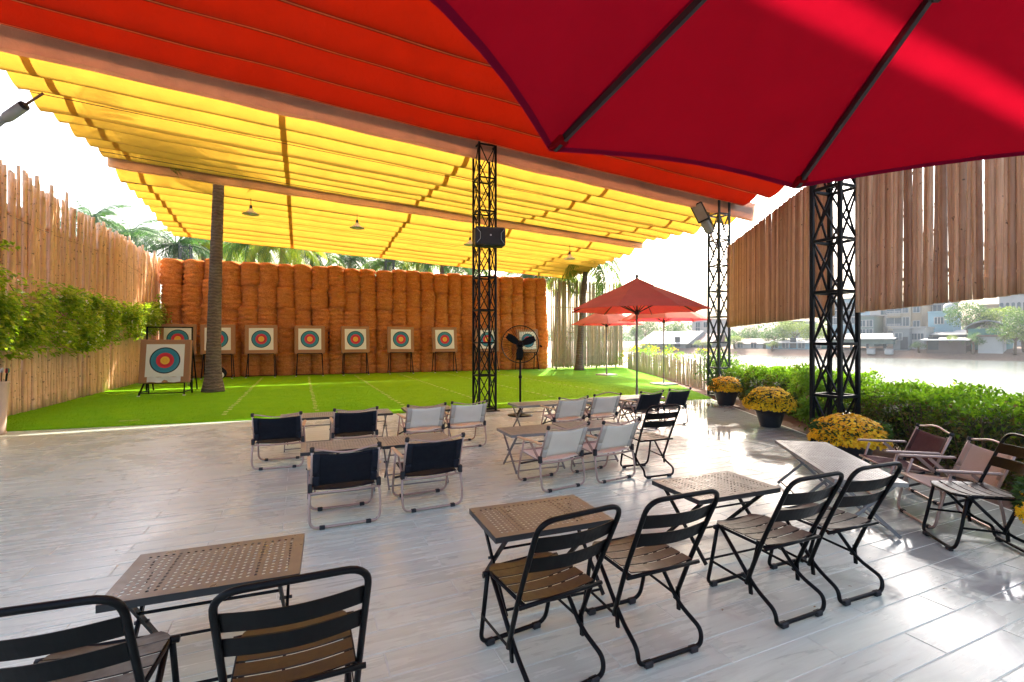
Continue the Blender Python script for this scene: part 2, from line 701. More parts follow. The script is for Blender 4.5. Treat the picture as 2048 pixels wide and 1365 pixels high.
MT['seam_red'] = m_fabric('red_seam_highlight', (.80, .26, .12), (.35, .06, .02), .35, fold=.05)  # light catching the red folds, painted as a paler seam
MT['tan'] = m_fabric('faded_tan_cloth', (.82, .56, .38), (.80, .52, .30), .60, fold=.3)
MT['tan_red'] = m_fabric('faded_orange_cloth', (.84, .55, .42), (.80, .48, .34), .60, fold=.3)
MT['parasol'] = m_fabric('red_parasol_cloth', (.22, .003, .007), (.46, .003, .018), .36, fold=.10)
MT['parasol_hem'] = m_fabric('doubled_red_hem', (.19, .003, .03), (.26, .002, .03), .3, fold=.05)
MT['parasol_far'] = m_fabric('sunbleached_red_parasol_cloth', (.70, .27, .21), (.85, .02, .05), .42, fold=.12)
MT['rib'] = m_plain('rib_bronze', (.035, .03, .03), .4, .3)
MT['pole_grey'] = m_plain('grey_pole', (.20, .20, .20), .4, .5)
MT['concrete'] = m_plain('concrete_slab', (.48, .45, .42), .85, var=.15, bump=.4)
MT['palm_bark'] = None
MT['frond'] = m_leaf('palm_frond', (.04, .11, .012), (.08, .18, .016), (.20, .25, .02), .42)
MT['frond_y'] = m_leaf('palm_frond_sunlit', (.14, .24, .02), (.24, .33, .03), (.42, .38, .04), .55)  # sunlit copy of the frond, the yellow light is in its colour
MT['frond_b'] = m_leaf('palm_frond_bluish', (.025, .085, .03), (.05, .13, .04), (.09, .16, .05), .4)
MT['vine'] = m_leaf('vine_leaf', (.08, .19, .010), (.27, .40, .016), (.66, .62, .09), .5)
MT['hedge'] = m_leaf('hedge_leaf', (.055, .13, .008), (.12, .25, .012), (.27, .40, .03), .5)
MT['hedge_d'] = m_leaf('hedge_leaf_lower', (.03, .06, .008), (.075, .115, .014), (.24, .14, .045), .35)  # browner leaves, with the shade of the hedge side in their colour
MT['shrub'] = m_leaf('shrub_leaf', (.045, .11, .018), (.09, .19, .028), (.2, .26, .05), .45)
MT['rose_leaf'] = m_leaf('rose_leaf', (.07, .17, .016), (.16, .30, .025), (.26, .34, .05), .5)
MT['tree_leaf'] = m_leaf('far_tree_leaf', (.025, .065, .02), (.05, .11, .026), (.10, .15, .04), .35)
MT['tree_leaf2'] = m_leaf('far_tree_leaf_pale', (.08, .14, .03), (.15, .21, .05), (.25, .27, .07), .35)
MT['twig'] = m_plain('twig', (.13, .085, .05), .85)
MT['mum'] = m_leaf('chrysanthemum_petal', (.70, .28, .004), (.90, .50, .006), (.95, .66, .02), .2)
MT['mum_y'] = m_leaf('chrysanthemum_petal_yellow', (.72, .36, .006), (.92, .60, .010), (.95, .72, .03), .2)
MT['mum_leaf'] = m_leaf('chrysanthemum_leaf', (.02, .05, .012), (.04, .09, .02), (.07, .14, .03), .3)
MT['pink'] = m_leaf('pink_petal', (.80, .16, .30), (.85, .26, .38), (.9, .4, .5), .3)
MT['yellow_fl'] = m_leaf('yellow_petal', (.80, .62, .03), (.9, .75, .05), (.95, .8, .2), .3)
MT['pale_fl'] = m_leaf('pale_petal', (.82, .80, .62), (.85, .82, .72), (.85, .6, .55), .3)
MT['pot'] = m_plain('charcoal_pot', (.022, .026, .034), .45, var=.2)
MT['speaker'] = m_plain('speaker_shell', (.016, .017, .018), .55, var=.2)
MT['grille'] = m_plain('speaker_grille', (.03, .03, .032), .7, var=.3, scale=60, bump=.8)
MT['badge'] = m_plain('white_badge', (.7, .7, .7), .4)
MT['lamp_white'] = m_plain('enamel_white', (.66, .62, .52), .35)
MT['lamp_glass'] = m_plain('lamp_lens', (.35, .32, .30), .15)
MT['grey_plastic'] = m_plain('grey_plastic', (.30, .34, .35), .5)
MT['cream_tube'] = m_plain('cream_pvc', (.60, .44, .31), .5)
MT['white_plastic'] = m_plain('white_plastic', (.72, .72, .70), .4)
MT['arrow_red'] = m_plain('arrow_red', (.5, .04, .04), .5)
MT['arrow_green'] = m_plain('arrow_green', (.05, .30, .18), .5)
for k_, col_ in dict(h_white=(.72, .70, .66), h_cream=(.66, .56, .40), h_yellow=(.66, .47, .18), h_blue=(.38, .62, .72), h_grey=(.34, .37, .37),
                     h_green=(.27, .37, .34), h_brown=(.22, .15, .12), h_roof=(.58, .56, .53), h_rust=(.36, .22, .18), h_teal=(.10, .30, .27),
                     h_dark=(.07, .08, .085), h_beige=(.58, .44, .28)).items():
    MT[k_] = m_plain(k_, darker(col_, .5), .8, var=.16, scale=.7, bump=.2)
MT['glass'] = m_plain('window_glass', (.07, .10, .12), .12)


def m_palm_bark():
    m = Mat('palm_bark')
    p = m.pos((1, 1, 1))
    sep = m.node('ShaderNodeSeparateXYZ')
    m.link(p, sep.inputs[0])
    w = m.node('ShaderNodeTexWave', wave_type='BANDS', bands_direction='Z')
    w.inputs['Scale'].default_value = 3.2
    w.inputs['Distortion'].default_value = 5.5
    w.inputs['Detail'].default_value = 3
    w.inputs['Detail Scale'].default_value = 2
    m.link(p, w.inputs['Vector'])
    n = m.noise(p, 5.0, 5, .65)
    col = m.ramp(m.math('ADD', m.math('MULTIPLY', w.outputs['Fac'], .28), m.math('MULTIPLY', n, .72)),
                 [(.2, (.10, .075, .058)), (.5, (.17, .125, .095)), (.8, (.25, .195, .15))])
    m.bsdf(col, .9, nrm=m.bump(m.math('ADD', w.outputs['Fac'], n), .6, .03), spec=.2)
    return m.m


MT['palm_bark'] = m_palm_bark()

# ================================================================== SETTING
# ground: near land up to the river bank, river bed, far land
EDGE_P = Vector((8.36, 6.3, 0))                 # garden edge of the tile floor
EDGE_U = Vector((.482, .876, 0))                # runs away from the camera
EDGE_N = Vector((.876, -.482, 0))               # towards the river


def edge_pt(s, off, z=0.0):
    return EDGE_P + EDGE_U * s + EDGE_N * off + Vector((0, 0, z))


BANK_P = Vector((78.0, 95.0, 0))
BANK_U = Vector((.25, -.968, 0))                # far bank, left to right in view
BANK_N = Vector((.968, .25, 0))


def bank_pt(s, off, z=0.0):
    return BANK_P + BANK_U * s + BANK_N * off + Vector((0, 0, z))


g = MB()
def strip_grid(p0, p1, s0, s1, fn, ns=60):
    pass
prof = [(-2500, -.03), (-60, -.03), (.0, -.03), (1.0, -.03), (2.2, -.05), (3.2, -1.0), (4.5, -2.4)]
ss = [-2500, -300, -60, -20, -10, -5, 0, 5, 10, 20, 60, 300, 2500]
vs_ = [tuple(edge_pt(s, o, z)) for s in ss for (o, z) in prof]
w_ = len(prof)
g.add(vs_, [(i * w_ + j, i * w_ + j + 1, (i + 1) * w_ + j + 1, (i + 1) * w_ + j) for i in range(len(ss) - 1) for j in range(w_ - 1)])
prof2 = [(-6, -2.4), (-1.5, -1.5), (0, -.9), (1.5, -.1), (6, .3), (60, 1.5), (2500, 2.0)]
vs_ = [tuple(bank_pt(s, o, z)) for s in ss for (o, z) in prof2]
g.add(vs_, [(i * w_ + j, i * w_ + j + 1, (i + 1) * w_ + j + 1, (i + 1) * w_ + j) for i in range(len(ss) - 1) for j in range(w_ - 1)])
g.add([(-2500, -2500, -2.5), (2500, -2500, -2.5), (2500, 2500, -2.5), (-2500, 2500, -2.5)], [(0, 1, 2, 3)])
tag(g.obj('ground', MT['soil']), None, None, kind='structure')

wt = MB()
wa = [edge_pt(-400, 2.6, -1.2), edge_pt(700, 2.6, -1.2), bank_pt(-900, .4, -1.2), bank_pt(700, .4, -1.2)]
wt.add([tuple(p) for p in wa], [(0, 3, 2, 1)])
tag(wt.obj('river', MT['water']), None, None, kind='structure')


# ---- tile floor with single planks
def turf_line(x):
    return 11.36 - .094 * (x + 4.7)


def edge_x(y):
    return 8.36 + (y - 6.3) * (.482 / .876)


def clip(poly, a, b, c):
    """keep a*x+b*y<=c"""
    out = []
    for i in range(len(poly)):
        p, q = poly[i], poly[(i + 1) % len(poly)]
        dp, dq = a * p[0] + b * p[1] - c, a * q[0] + b * q[1] - c
        if dp <= 0:
            out.append(p)
        if (dp < 0 < dq) or (dq < 0 < dp):
            t = dp / (dp - dq)
            out.append((p[0] + (q[0] - p[0]) * t, p[1] + (q[1] - p[1]) * t))
    return out


FX0, FY0 = -7.0, -9.0
slab_poly = [(FX0, FY0), (edge_x(FY0), FY0), (10.45, 10.0), (FX0, turf_line(FX0))]
s_ = MB()
s_.add([(x, y, -.0022) for x, y in slab_poly] + [(x, y, -.03) for x, y in slab_poly],
       [(0, 1, 2, 3), (0, 4, 5, 1), (1, 5, 6, 2), (2, 6, 7, 3), (3, 7, 4, 0)])
floor = s_.obj('tile_floor', MT['grout'])
tag(floor, None, None, kind='structure')
TW, TL, GAP = .196, 1.055, .006


def tile_mb(poly, z=0.0, cx=0, cy=0):
    b = MB()
    n = len(poly)
    mx = sum(p[0] for p in poly) / n
    my = sum(p[1] for p in poly) / n
    ins = []
    for x, y in poly:
        ins.append((x + (.0025 if x < mx else -.0025), y + (.0025 if y < my else -.0025)))
    b.add([(x - cx, y - cy, z) for x, y in ins] + [(x - cx, y - cy, z - .0022) for x, y in poly] + [(x - cx, y - cy, z - .012) for x, y in poly],
          [tuple(range(n))] + [(i + n, (i + 1) % n + n, (i + 1) % n, i) for i in range(n)] +
          [(i + 2 * n, (i + 1) % n + 2 * n, (i + 1) % n + n, i + n) for i in range(n)])
    return b


full_tile = tile_mb([(-TL / 2 + GAP / 2, -TW / 2 + GAP / 2), (TL / 2 - GAP / 2, -TW / 2 + GAP / 2),
                     (TL / 2 - GAP / 2, TW / 2 - GAP / 2), (-TL / 2 + GAP / 2, TW / 2 - GAP / 2)]).mesh('tile', MT['tile'])
whole, rest = [], MB()
row = 0
y0 = 4.09 - TW * 67
while y0 < 12.2:
    off = -1.19 if row % 2 == 1 else -1.19 - TL / 2
    k0 = math.floor((FX0 - off) / TL)
    for k in range(k0, k0 + 19):
        x0 = off + k * TL
        poly = [(x0 + GAP / 2, y0 + GAP / 2), (x0 + TL - GAP / 2, y0 + GAP / 2), (x0 + TL - GAP / 2, y0 + TW - GAP / 2), (x0 + GAP / 2, y0 + TW - GAP / 2)]
        n0 = list(poly)
        poly = clip(poly, -1, 0, -FX0)
        poly = clip(poly, 0, -1, -FY0) if poly else poly
        poly = clip(poly, .094, 1, 11.36 - .094 * 4.7) if poly else poly
        poly = clip(poly, .876, -.482, .876 * 8.36 - .482 * 6.3) if poly else poly
        if len(poly) < 3:
            continue
        cx, cy = x0 + TL / 2, y0 + TW / 2
        d = cx * SA + cy * CA
        c = cx * CA - cy * SA
        dz = random.uniform(-.0007, .0007)
        if poly == n0 and d > .9 and abs(c / d) < 1.2 and EYE / d < .80:
            whole.append((1 / d ** 3, cx, cy, dz, poly))
        else:
            rest.add(*(lambda t: (t.v, t.f))(tile_mb(poly, dz)))
    y0 += TW
    row += 1
whole.sort(reverse=True)
for i, (_, cx, cy, dz, poly) in enumerate(whole):
    if i < 300:
        place('tile', full_tile, floor, (cx, cy, dz), (random.uniform(-.0008, .0008), random.uniform(-.0006, .0006), 0))
    else:
        rest.add(*(lambda t: (t.v, t.f))(tile_mb(poly, dz)))
tag(rest.obj('tile', MT['tile'], floor), None, None, kind='stuff')

# ---- artificial turf
turf_poly = [(-6.0, turf_line(-6.0)), (10.45, turf_line(10.45)), (13.2, 14.65), (15.3, 18.3), (17.6, 22.9), (17.9, 24.6), (-6.0, 25.9)]
t_ = MB()
n_ = len(turf_poly)
t_.add([(x, y, .018) for x, y in turf_poly] + [(x, y, -.02) for x, y in turf_poly],
       [tuple(range(n_))] + [(i + n_, (i + 1) % n_ + n_, (i + 1) % n_, i) for i in range(n_)])
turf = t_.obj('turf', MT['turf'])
tag(turf, None, None, kind='structure')
# turf pile: short blades along the front where they can be seen
bl = MB()
for i in range(42000):
    x = random.uniform(-5.6, 10.3)
    y = turf_line(x) + random.random() ** 1.5 * 6.5
    hgt = random.uniform(.008, .02)
    a = random.uniform(0, PI)
    dx, dy = math.cos(a) * .004, math.sin(a) * .004
    lx, ly = random.uniform(-.012, .012), random.uniform(-.012, .012)
    bl.add([(x - dx, y - dy, .016), (x + dx, y + dy, .016), (x + lx, y + ly, .018 + hgt)], [(0, 1, 2)])
tag(bl.obj('turf_pile', MT['turf'], turf), None, None, kind='stuff')
for X in (-1.5, .33, 2.3, 4.35, 6.5, 8.7):
    ln = MB()
    y = turf_line(X) + .9
    while y < 23.2:
        ln.box((X + random.uniform(-.02, .02), y, .023), (.085, .17, .006))
        y += .40
    ln.obj('lane_line', MT['lane'], turf)
for X in (-3.1, -.1, 2.9, 6.0):
    ln = MB()
    ln.box((X, turf_line(X) + .55, .023), (.34, .07, .006), (0, 0, -.094))
    ln.obj('shooting_mark', MT['lane'], turf)

# ================================================================== STRAW WALL
def bale_mesh(k):
    rr = random.Random(100 + k)
    b = MB()
    n, rings = 24, 30
    h, rad = 1.06, .390
    ph = [rr.uniform(0, 6.28) for _ in range(6)]
    def rz(a, t):
        r = rad * (1 + .035 * math.sin(2 * a + ph[0]) + .025 * math.sin(3 * a + ph[1] + 4 * t))
        r *= 1 - .15 * (abs(2 * t - 1) ** 8)
        r += .034 * abs(math.sin(PI * (t * 5 + .15 * math.sin(a + ph[3])))) - .012
        r += .016 * math.sin(4 * a + ph[4] + 9 * t) * math.sin(7 * t + ph[5])
        r += .012 * math.sin(31 * t + 5 * a + ph[2]) + rr.uniform(-.010, .010)
        return r
    vs_ = []
    for j in range(rings + 1):
        t = j / rings
        for i in range(n):
            a = 2 * PI * i / n
            r = rz(a, t)
            vs_.append((r * math.cos(a), r * math.sin(a), h * t))
    fs_ = [(j * n + i, j * n + (i + 1) % n, (j + 1) * n + (i + 1) % n, (j + 1) * n + i) for j in range(rings) for i in range(n)]
    vs_ += [(0, 0, 0), (0, 0, h + .03)]
    c0 = len(vs_) - 2
    fs_ += [(c0, (i + 1) % n, i) for i in range(n)] + [(c0 + 1, rings * n + i, rings * n + (i + 1) % n) for i in range(n)]
    b.add(vs_, fs_)
    # loose straws standing out of the surface and fringing the lower rim
    for q in range(520):
        a = rr.uniform(PI, 2 * PI)
        low = q % 2 == 0
        t = rr.uniform(0, .16) if low else rr.uniform(.05, 1)
        r = rz(a, t)
        p = Vector((r * math.cos(a), r * math.sin(a), h * t))
        out = Vector((math.cos(a), math.sin(a), 0))
        tang = Vector((-math.sin(a), math.cos(a), 0))
        if low:
            d = out * rr.uniform(.1, .5) + Vector((0, 0, -1)) + tang * rr.uniform(-.4, .4)
            l = rr.uniform(.05, .15)
        else:
            d = out * rr.uniform(.15, .6) + tang * rr.choice((-1, 1)) + Vector((0, 0, rr.uniform(-.5, .3)))
            l = rr.uniform(.06, .16)
        d.normalize()
        wv = d.cross(out)
        if wv.length < .05:
            continue
        wv = wv.normalized() * rr.uniform(.004, .009)
        e = p + d * l
        b.add([tuple(p - wv), tuple(p + wv), tuple(e)], [(0, 1, 2)])
    return b.mesh('straw_bale', MT['straw'], True)


dark_backing = MB().box((3.8, 25.12, 2.45), (18.3, .06, 4.9))  # dark board added behind the bales so the gaps between them look dark
tag(dark_backing.obj('wall', MT['h_brown']), None, None, kind='structure')
bales = [bale_mesh(k) for k in range(6)]
NCOL = 25
for ci in range(NCOL):
    cx = -5.02 + ci * .737
    lean = random.uniform(-.012, .012)
    z = .02
    hts = [random.uniform(.84, 1.10) for _ in range(5)]
    k_h = random.uniform(4.92, 5.02) / sum(hts)
    hts = [q * k_h for q in hts]
    for ri in range(5):
        hs = hts[ri]
        x = cx + lean * ri + random.uniform(-.05, .05) * (1 if ri else .4)
        y = 24.62 + random.uniform(-.08, .06) + (.03 * ri)
        sxy = random.uniform(.97, 1.06)
        o = place('straw_bale', bales[random.randrange(6)], None, (x, y, z), (random.uniform(-.02, .02), random.uniform(-.03, .03), random.uniform(-.5, .5)),
                  (sxy, sxy, hs))
        tag(o, 'round brown straw bale stacked in the tall wall behind the archery targets', 'straw bale', 'straw bales stacked in the wall')
        z += 1.06 * hs - .035
# ================================================================== BAMBOO
def bamboo_mesh(name, mat, length, r, seed, n=7, bend=.012, node=.36):
    rr = random.Random(seed)
    pts, rs = [], []
    z = 0
    b1, b2, p1 = rr.uniform(-bend, bend), rr.uniform(-bend, bend), rr.uniform(0, 6)
    zs = [0]
    z = rr.uniform(.1, node)
    nodes = []
    while z < length - .05:
        nodes.append(z)
        z += node * rr.uniform(.8, 1.2)
    seq = [(0, 1.0)]
    for q in nodes:
        seq += [(q - .018, 1.0), (q, 1.13), (q + .018, .99)]
    seq.append((length, .94))
    for z, k in seq:
        t = z / length
        pts.append((b1 * math.sin(3.1 * t + p1) * length, b2 * math.sin(2.3 * t + p1) * length, z))
        rs.append(r * k * (1.06 - .16 * t))
    b = MB().tube(pts, rs, n)
    return b.mesh(name, mat, True)


# ---- left fence
FENX = -5.66
poles5 = [bamboo_mesh('pole', MT['bamboo_left'], 5.25, .043, 20 + k, bend=.004) for k in range(6)]
fence = thing('bamboo_fence', 'tall peach bamboo pole fence with jagged top along the left side', 'fence', (FENX, 8.8, 0))
y = 0.0
i = 0
while y < 16.6:
    far = y > 5
    jag = random.gauss(0, .16) if y < 7 else random.gauss(0, .07)
    hgt = 5.2 + jag + (.25 if random.random() < .12 and y < 8 else 0)
    tilt = random.gauss(0, .012)
    if random.random() < .18:
        tilt += random.choice((-1, 1)) * random.uniform(.012, .03)
    sc_ = random.uniform(.82, 1.18)
    place('pole', poles5[i % 6], fence, (random.uniform(-.025, .025), y, -.02), (tilt, random.gauss(0, .006), random.uniform(0, 6.28)),
          (sc_, sc_, hgt / 5.25))
    y += .078 * random.uniform(.9, 1.12) * (1.25 if random.random() < .12 else 1)
    i += 1
for z in (.9, 2.6, 4.35):
    MB().tube([(-.09, -.2, z - .03), (-.09, 8, z + .02), (-.09, 16.7, z)], .04, 8).obj('rail', MT['bamboo_left'], fence, True)
MB().tube([(.052 + .01 * math.sin(q * 3.7), q * .4, 4.28 + .05 * math.sin(q * .31) + .012 * math.sin(q * 2.9)) for q in range(41)], .006, 5).obj('tie_wire', MT['wire'], fence)
# split slats added behind to close the gaps, browner so they read as shade
bk = MB()
for q in range(150):
    yy = q * .111
    bk.bar((-.15, yy, .02), (-.15, yy + random.uniform(-.02, .02), 4.55 + random.uniform(-.1, .1)), .012, .1)
tag(bk.obj('added_gap_slats', MT['bamboo_screen'], fence), None, None, kind='stuff')

# ---- hanging screens on the right, between and beyond the trusses
SCR_P = Vector((11.5, 10.36, 0))
SCR_U = Vector((-.574, -.819, 0))
SCR_A = math.atan2(SCR_U.y, SCR_U.x)
polesS = [bamboo_mesh('pole', MT['bamboo_screen'], 2.36, .0315, 60 + k, bend=.003, node=.30) for k in range(7)]


def screen(s0, s1, label, pitch, tdx=0.0):
    o = SCR_P + SCR_U * s0
    t = thing('bamboo_screen', label, 'screen', (o.x, o.y, 0), SCR_A, 'bamboo screens hanging beside the river')
    x = 0.0
    k = 0
    while x < s1 - s0:
        sc_ = random.uniform(.78, 1.10)
        big = random.random() < .22
        tl_ = random.gauss(0, .0095)
        place('pole', polesS[k % 7], t, (x - tl_ * 1.18, random.uniform(-.012, .012), 2.0 + random.uniform(-.006, .006)), (random.gauss(0, .004), tl_, random.choice((0, PI)) + random.uniform(-.3, .3)), (sc_, sc_, 1))
        x += pitch * random.uniform(.92, 1.1) + (.014 if big else 0)
        k += 1
    for z in (2.35, 4.05):
        MB().tube([(-.1, .065, z), (s1 - s0 + .1, .065, z)], .022, 8).obj('rail', MT['truss'], t, True)
    return t


screen(.05, 6.72, 'brown hanging bamboo screen between the far truss and the near riverside truss', .0670)
screen(7.48, 11.6, 'large brown hanging bamboo screen at upper right with bright slits', .0695)

# ---- far bamboo fence beside the straw wall
polesF = [bamboo_mesh('pole', MT['bamboo_far'], 4.85, .037, 90 + k, n=6, bend=.0016) for k in range(5)]
ff = thing('bamboo_fence', 'straw coloured bamboo fence at the far end right of the straw wall', 'fence', (12.85, 23.55, 0), .02)
x = 0
k = 0
while x < 4.85:
    place('pole', polesF[k % 5], ff, (x, random.uniform(-.03, .03), random.uniform(.08, .2)), (random.gauss(0, .006), random.gauss(0, .008), random.uniform(0, 6)),
          (1, 1, random.uniform(.98, 1.02)))
    x += random.uniform(.058, .076)
    k += 1
for z in (.55, 2.1, 3.5, 4.4):
    MB().tube([(-.05, .055, z), (4.65, .055, z)], .03, 6).obj('rail', MT['bamboo_far'], ff, True)
for x in (.3, 1.7, 3.0, 4.4):
    MB().tube([(x, .1, -.02), (x, .1, 4.5)], .04, 6).obj('post', MT['twig'], ff, True)

# ---- low whitewashed reed fence by the turf's right edge
a0, a1 = Vector((17.3, 22.6, 0)), Vector((12.3, 12.0, 0))
dv = a1 - a0
rf = thing('reed_fence', 'low whitewashed reed fence along the turf beside the river', 'fence', tuple(a0), math.atan2(dv.y, dv.x))
reed = MB().tube([(0, 0, 0), (0.006, 0, .5), (0, 0, .98)], [.026, .024, .02], 5).mesh('reed', MT['reed_white'])
x = 0
while x < dv.length:
    place('reed', reed, rf, (x, random.uniform(-.01, .01), -.02), (random.gauss(0, .03), random.gauss(0, .03), random.uniform(0, 6)), (1, 1, random.uniform(.85, 1.12)))
    x += random.uniform(.075, .12)
for z in (.25, .75):
    MB().tube([(0, .03, z), (dv.length, .03, z)], .016, 6).obj('rail', MT['reed_white'], rf)

# ================================================================== TRUSSES
def truss(loc, h, label, mat, half=.2, step=.75, leg=.046, extra=None):
    t = thing('truss_column', label, 'truss', loc, 0)
    lm = MB().bbox((0, 0, h / 2), (leg, leg, h), .006).mesh('leg', mat)
    for sx in (-1, 1):
        for sy in (-1, 1):
            place('leg', lm, t, (sx * half, sy * half, 0))
    ln = 2 * half - leg
    cb = MB().bbox((0, 0, 0), (ln, leg * .75, leg * .75), .004).mesh('crossbar', mat)
    dl = math.hypot(ln, step - leg)
    ang = math.atan2(step - leg, ln)
    br = MB().box((0, 0, 0), (dl, leg * .42, leg * .42)).mesh('brace', mat)
    nlev = int(h / step)
    for k in range(nlev + 1):
        z = .06 + k * step
        for q in range(4):
            a = q * PI / 2
            ox, oy = math.cos(a - PI / 2) * half, math.sin(a - PI / 2) * half
            place('crossbar', cb, t, (ox, oy, z), (0, 0, a))
            if k < nlev:
                for sg in (-1, 1):
                    n = Vector((math.cos(a - PI / 2), math.sin(a - PI / 2), 0)) * (sg * leg * .22)
                    m = Matrix.Rotation(a, 4, 'Z') @ Matrix.Rotation(-sg * ang, 4, 'Y')
                    o = place('brace', br, t, (ox + n.x, oy + n.y, z + step / 2))
                    o.rotation_euler = m.to_euler()
    MB().bbox((0, 0, .008), (2 * half + .16, 2 * half + .16, .016), .004).obj('base_plate', mat, t)
    return t


truss((3.89, 10.40, 0), 6.35, 'black lattice truss column carrying the loudspeaker at the turf edge', MT['truss'])
truss((7.12, 4.50, 0), 5.6, 'black lattice truss column beside the near yellow flowers and hedge', MT['truss'], leg=.055)
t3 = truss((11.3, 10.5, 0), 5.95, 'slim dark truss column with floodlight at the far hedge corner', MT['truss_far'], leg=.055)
# bracket arm at its head
for a_, b_ in (((.2, 0, 5.93), (1.25, 0, 5.93)), ((.2, 0, 5.53), (1.25, 0, 5.53)), ((1.25, 0, 5.50), (1.25, 0, 5.96)), ((.5, 0, 5.53), (.5, 0, 5.93)), ((.55, 0, 5.9), (1.22, 0, 5.56))):
    MB().bar(a_, b_, .06 if a_[2] != 5.9 else .03).obj('bracket_arm', MT['truss_far'], t3)
# far trusses behind the straw wall, only their heads visible
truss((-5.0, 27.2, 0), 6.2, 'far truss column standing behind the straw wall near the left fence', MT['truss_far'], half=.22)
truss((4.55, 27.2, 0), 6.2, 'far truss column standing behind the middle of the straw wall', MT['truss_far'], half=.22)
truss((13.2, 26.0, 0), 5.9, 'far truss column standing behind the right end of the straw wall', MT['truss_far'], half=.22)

# ---- loudspeaker on the first truss
sp = thing('loudspeaker', 'black loudspeaker box hung on the middle truss column', 'loudspeaker', (3.89, 10.08, 3.72), R(-10))
MB().bbox((0, 0, .21), (.68, .30, .42), .03).obj('cabinet', MT['speaker'], sp)
MB().bbox((0, -.155, .21), (.42, .02, .36), .008).obj('grille', MT['grille'], sp)
for sx in (-1, 1):
    b = MB()
    b.add([(sx * .335, -.153, .03), (sx * .335, -.153, .39), (sx * .26, -.175, .36), (sx * .225, -.175, .28), (sx * .225, -.175, .14), (sx * .26, -.175, .06)],
          [(0, 1, 2, 3, 4, 5) if sx < 0 else (5, 4, 3, 2, 1, 0)])
    b.obj('corner_guard', MT['speaker'], sp)
    MB().tube([(sx * .31, -.16, .05), (sx * .235, -.178, .14), (sx * .235, -.178, .28), (sx * .31, -.16, .37)], .008, 6).obj('guard_trim', MT['grey_plastic'], sp)
MB().bbox((0, -.168, .23), (.035, .006, .035), .002).obj('badge', MT['badge'], sp)
MB().box((0, .19, .2), (.1, .1, .2)).obj('wall_bracket', MT['speaker'], sp)

# ---- floodlight on the far truss
fp = Vector((11.1, 10.3, 4.2))
fl = thing('floodlight', 'grey flat floodlight head tilted on an arm at the far truss', 'floodlight', tuple(fp), 0)
fa, fb = at_depth(1420, 466, 13.95) - fp, at_depth(1391, 408, 13.70) - fp
MB().tube([(0, 0, 0), (fa + Vector((0, 0, -.05))) * .6, fa], .026, 8).obj('arm', MT['grey_plastic'], fl, True)
fz = (fb - fa).normalized()
fv = (cam.location - fp).normalized() + Vector((0, 0, -.35))
fyv = -(fv - fz * fv.dot(fz)).normalized()
fxv = fyv.cross(fz)
fm = Matrix((fxv, fyv, fz)).transposed()
L_ = (fb - fa).length
hd = MB().bbox((0, 0, L_ * .20), (.24, .11, L_ * .42), .05).obj('driver_housing', MT['grey_plastic'], fl, loc=fa)
hd.rotation_euler = fm.to_euler()
MB().bbox((0, 0, L_ * .69), (.34, .07, L_ * .60), .04).obj('lamp_frame', MT['rubber'], hd)
MB().bbox((0, -.039, L_ * .71), (.27, .01, L_ * .50), .004).obj('lens', MT['lamp_glass'], hd)

# ================================================================== CANOPY ROOF
def zb1(x):
    return 6.07 - .062 * x


def zb2(x):
    return 6.33 - .046 * x


def zb3(x):
    return 6.16 - .042 * x


def fabric(y0_, y1_, x0, x1_0, x1_1, z0, z1, pleats, sag, seed, over=0.0):
    """pleated cloth: lobes sag between cross bars; returns function (u,v)->point"""
    rr = random.Random(seed)
    ph = [rr.uniform(0, 6.28) for _ in range(pleats + 1)]
    am = [rr.uniform(.82, 1.18) for _ in range(pleats + 1)]
    def fn(u, v, dz=0.0):
        x1 = x1_0 + (x1_1 - x1_0) * v
        x = x0 + (x1 - x0) * u
        y = y0_ + (y1_ - y0_) * v
        z = z0(x) * (1 - v) + z1(x) * v
        k = min(int(v * pleats), pleats - 1)
        t = v * pleats - k
        if y1_ < y0_:
            t = 1 - t
        tt = t / .68 * .5 if t < .68 else .5 + (t - .68) / .32 * .5
        lobe = math.sin(PI * tt) ** .85 if 0 < tt < 1 else 0
        # bays between the straps hang a little lower
        bay = .5 + .5 * math.sin(PI * (((x + 4.4) / 4.05) % 1.0))
        s_ = sag * am[k] * (.95 + .10 * bay) * (1 + .02 * math.sin(x * 1.3 + ph[k]))
        skew = 0.0
        z -= s_ * lobe
        y += skew * (y1_ - y0_) / pleats * .5
        z += .006 * math.sin(x * 3.1 + ph[k] + t * 7)
        if u < .012 or u > .988:
            z -= .02
        return (x, y, z + dz)
    return fn


def canopy(name, label, mat, strapmat, seammat, args, nx=46, per=14):
    y0_, y1_ = args[0], args[1]
    pl = args[7]
    t = thing(name, label, 'shade canopy', (0, 0, 0))
    fn = fabric(*args)
    MB().grid(nx, pl * per, fn).obj('cloth', mat, t, True)
    x0, xa, xb = args[2], args[3], args[4]
    for X in (-4.4, -.35, 3.7, 7.75, 11.6):
        def sf(u, v, X=X):
            x1 = xa + (xb - xa) * v
            uu = (X + (u - .5) * .13 - x0) / (x1 - x0)
            return fn(min(1, max(0, uu)), v, -.008)
        if strapmat and X < min(xa, xb) - .3 and X > x0 + .2:
            MB().grid(2, pl * per, sf).obj('strap', strapmat, t, True)
    for k in range(pl):
        tc_ = .68 if y1_ > y0_ else .32
        MB().grid(nx, 1, lambda u, v: fn(u, (k + tc_ + (v - .5) * .036) / pl, -.004)).obj('fold_seam', seammat, t, True)
    for k in range(1, pl):
        v = k / pl
        b = MB()
        b.tube([fn(u, v, .012) for u in [q / 12 for q in range(13)]], .014, 5)
        b.obj('batten', MT['pole_grey'], t, True)
    return t


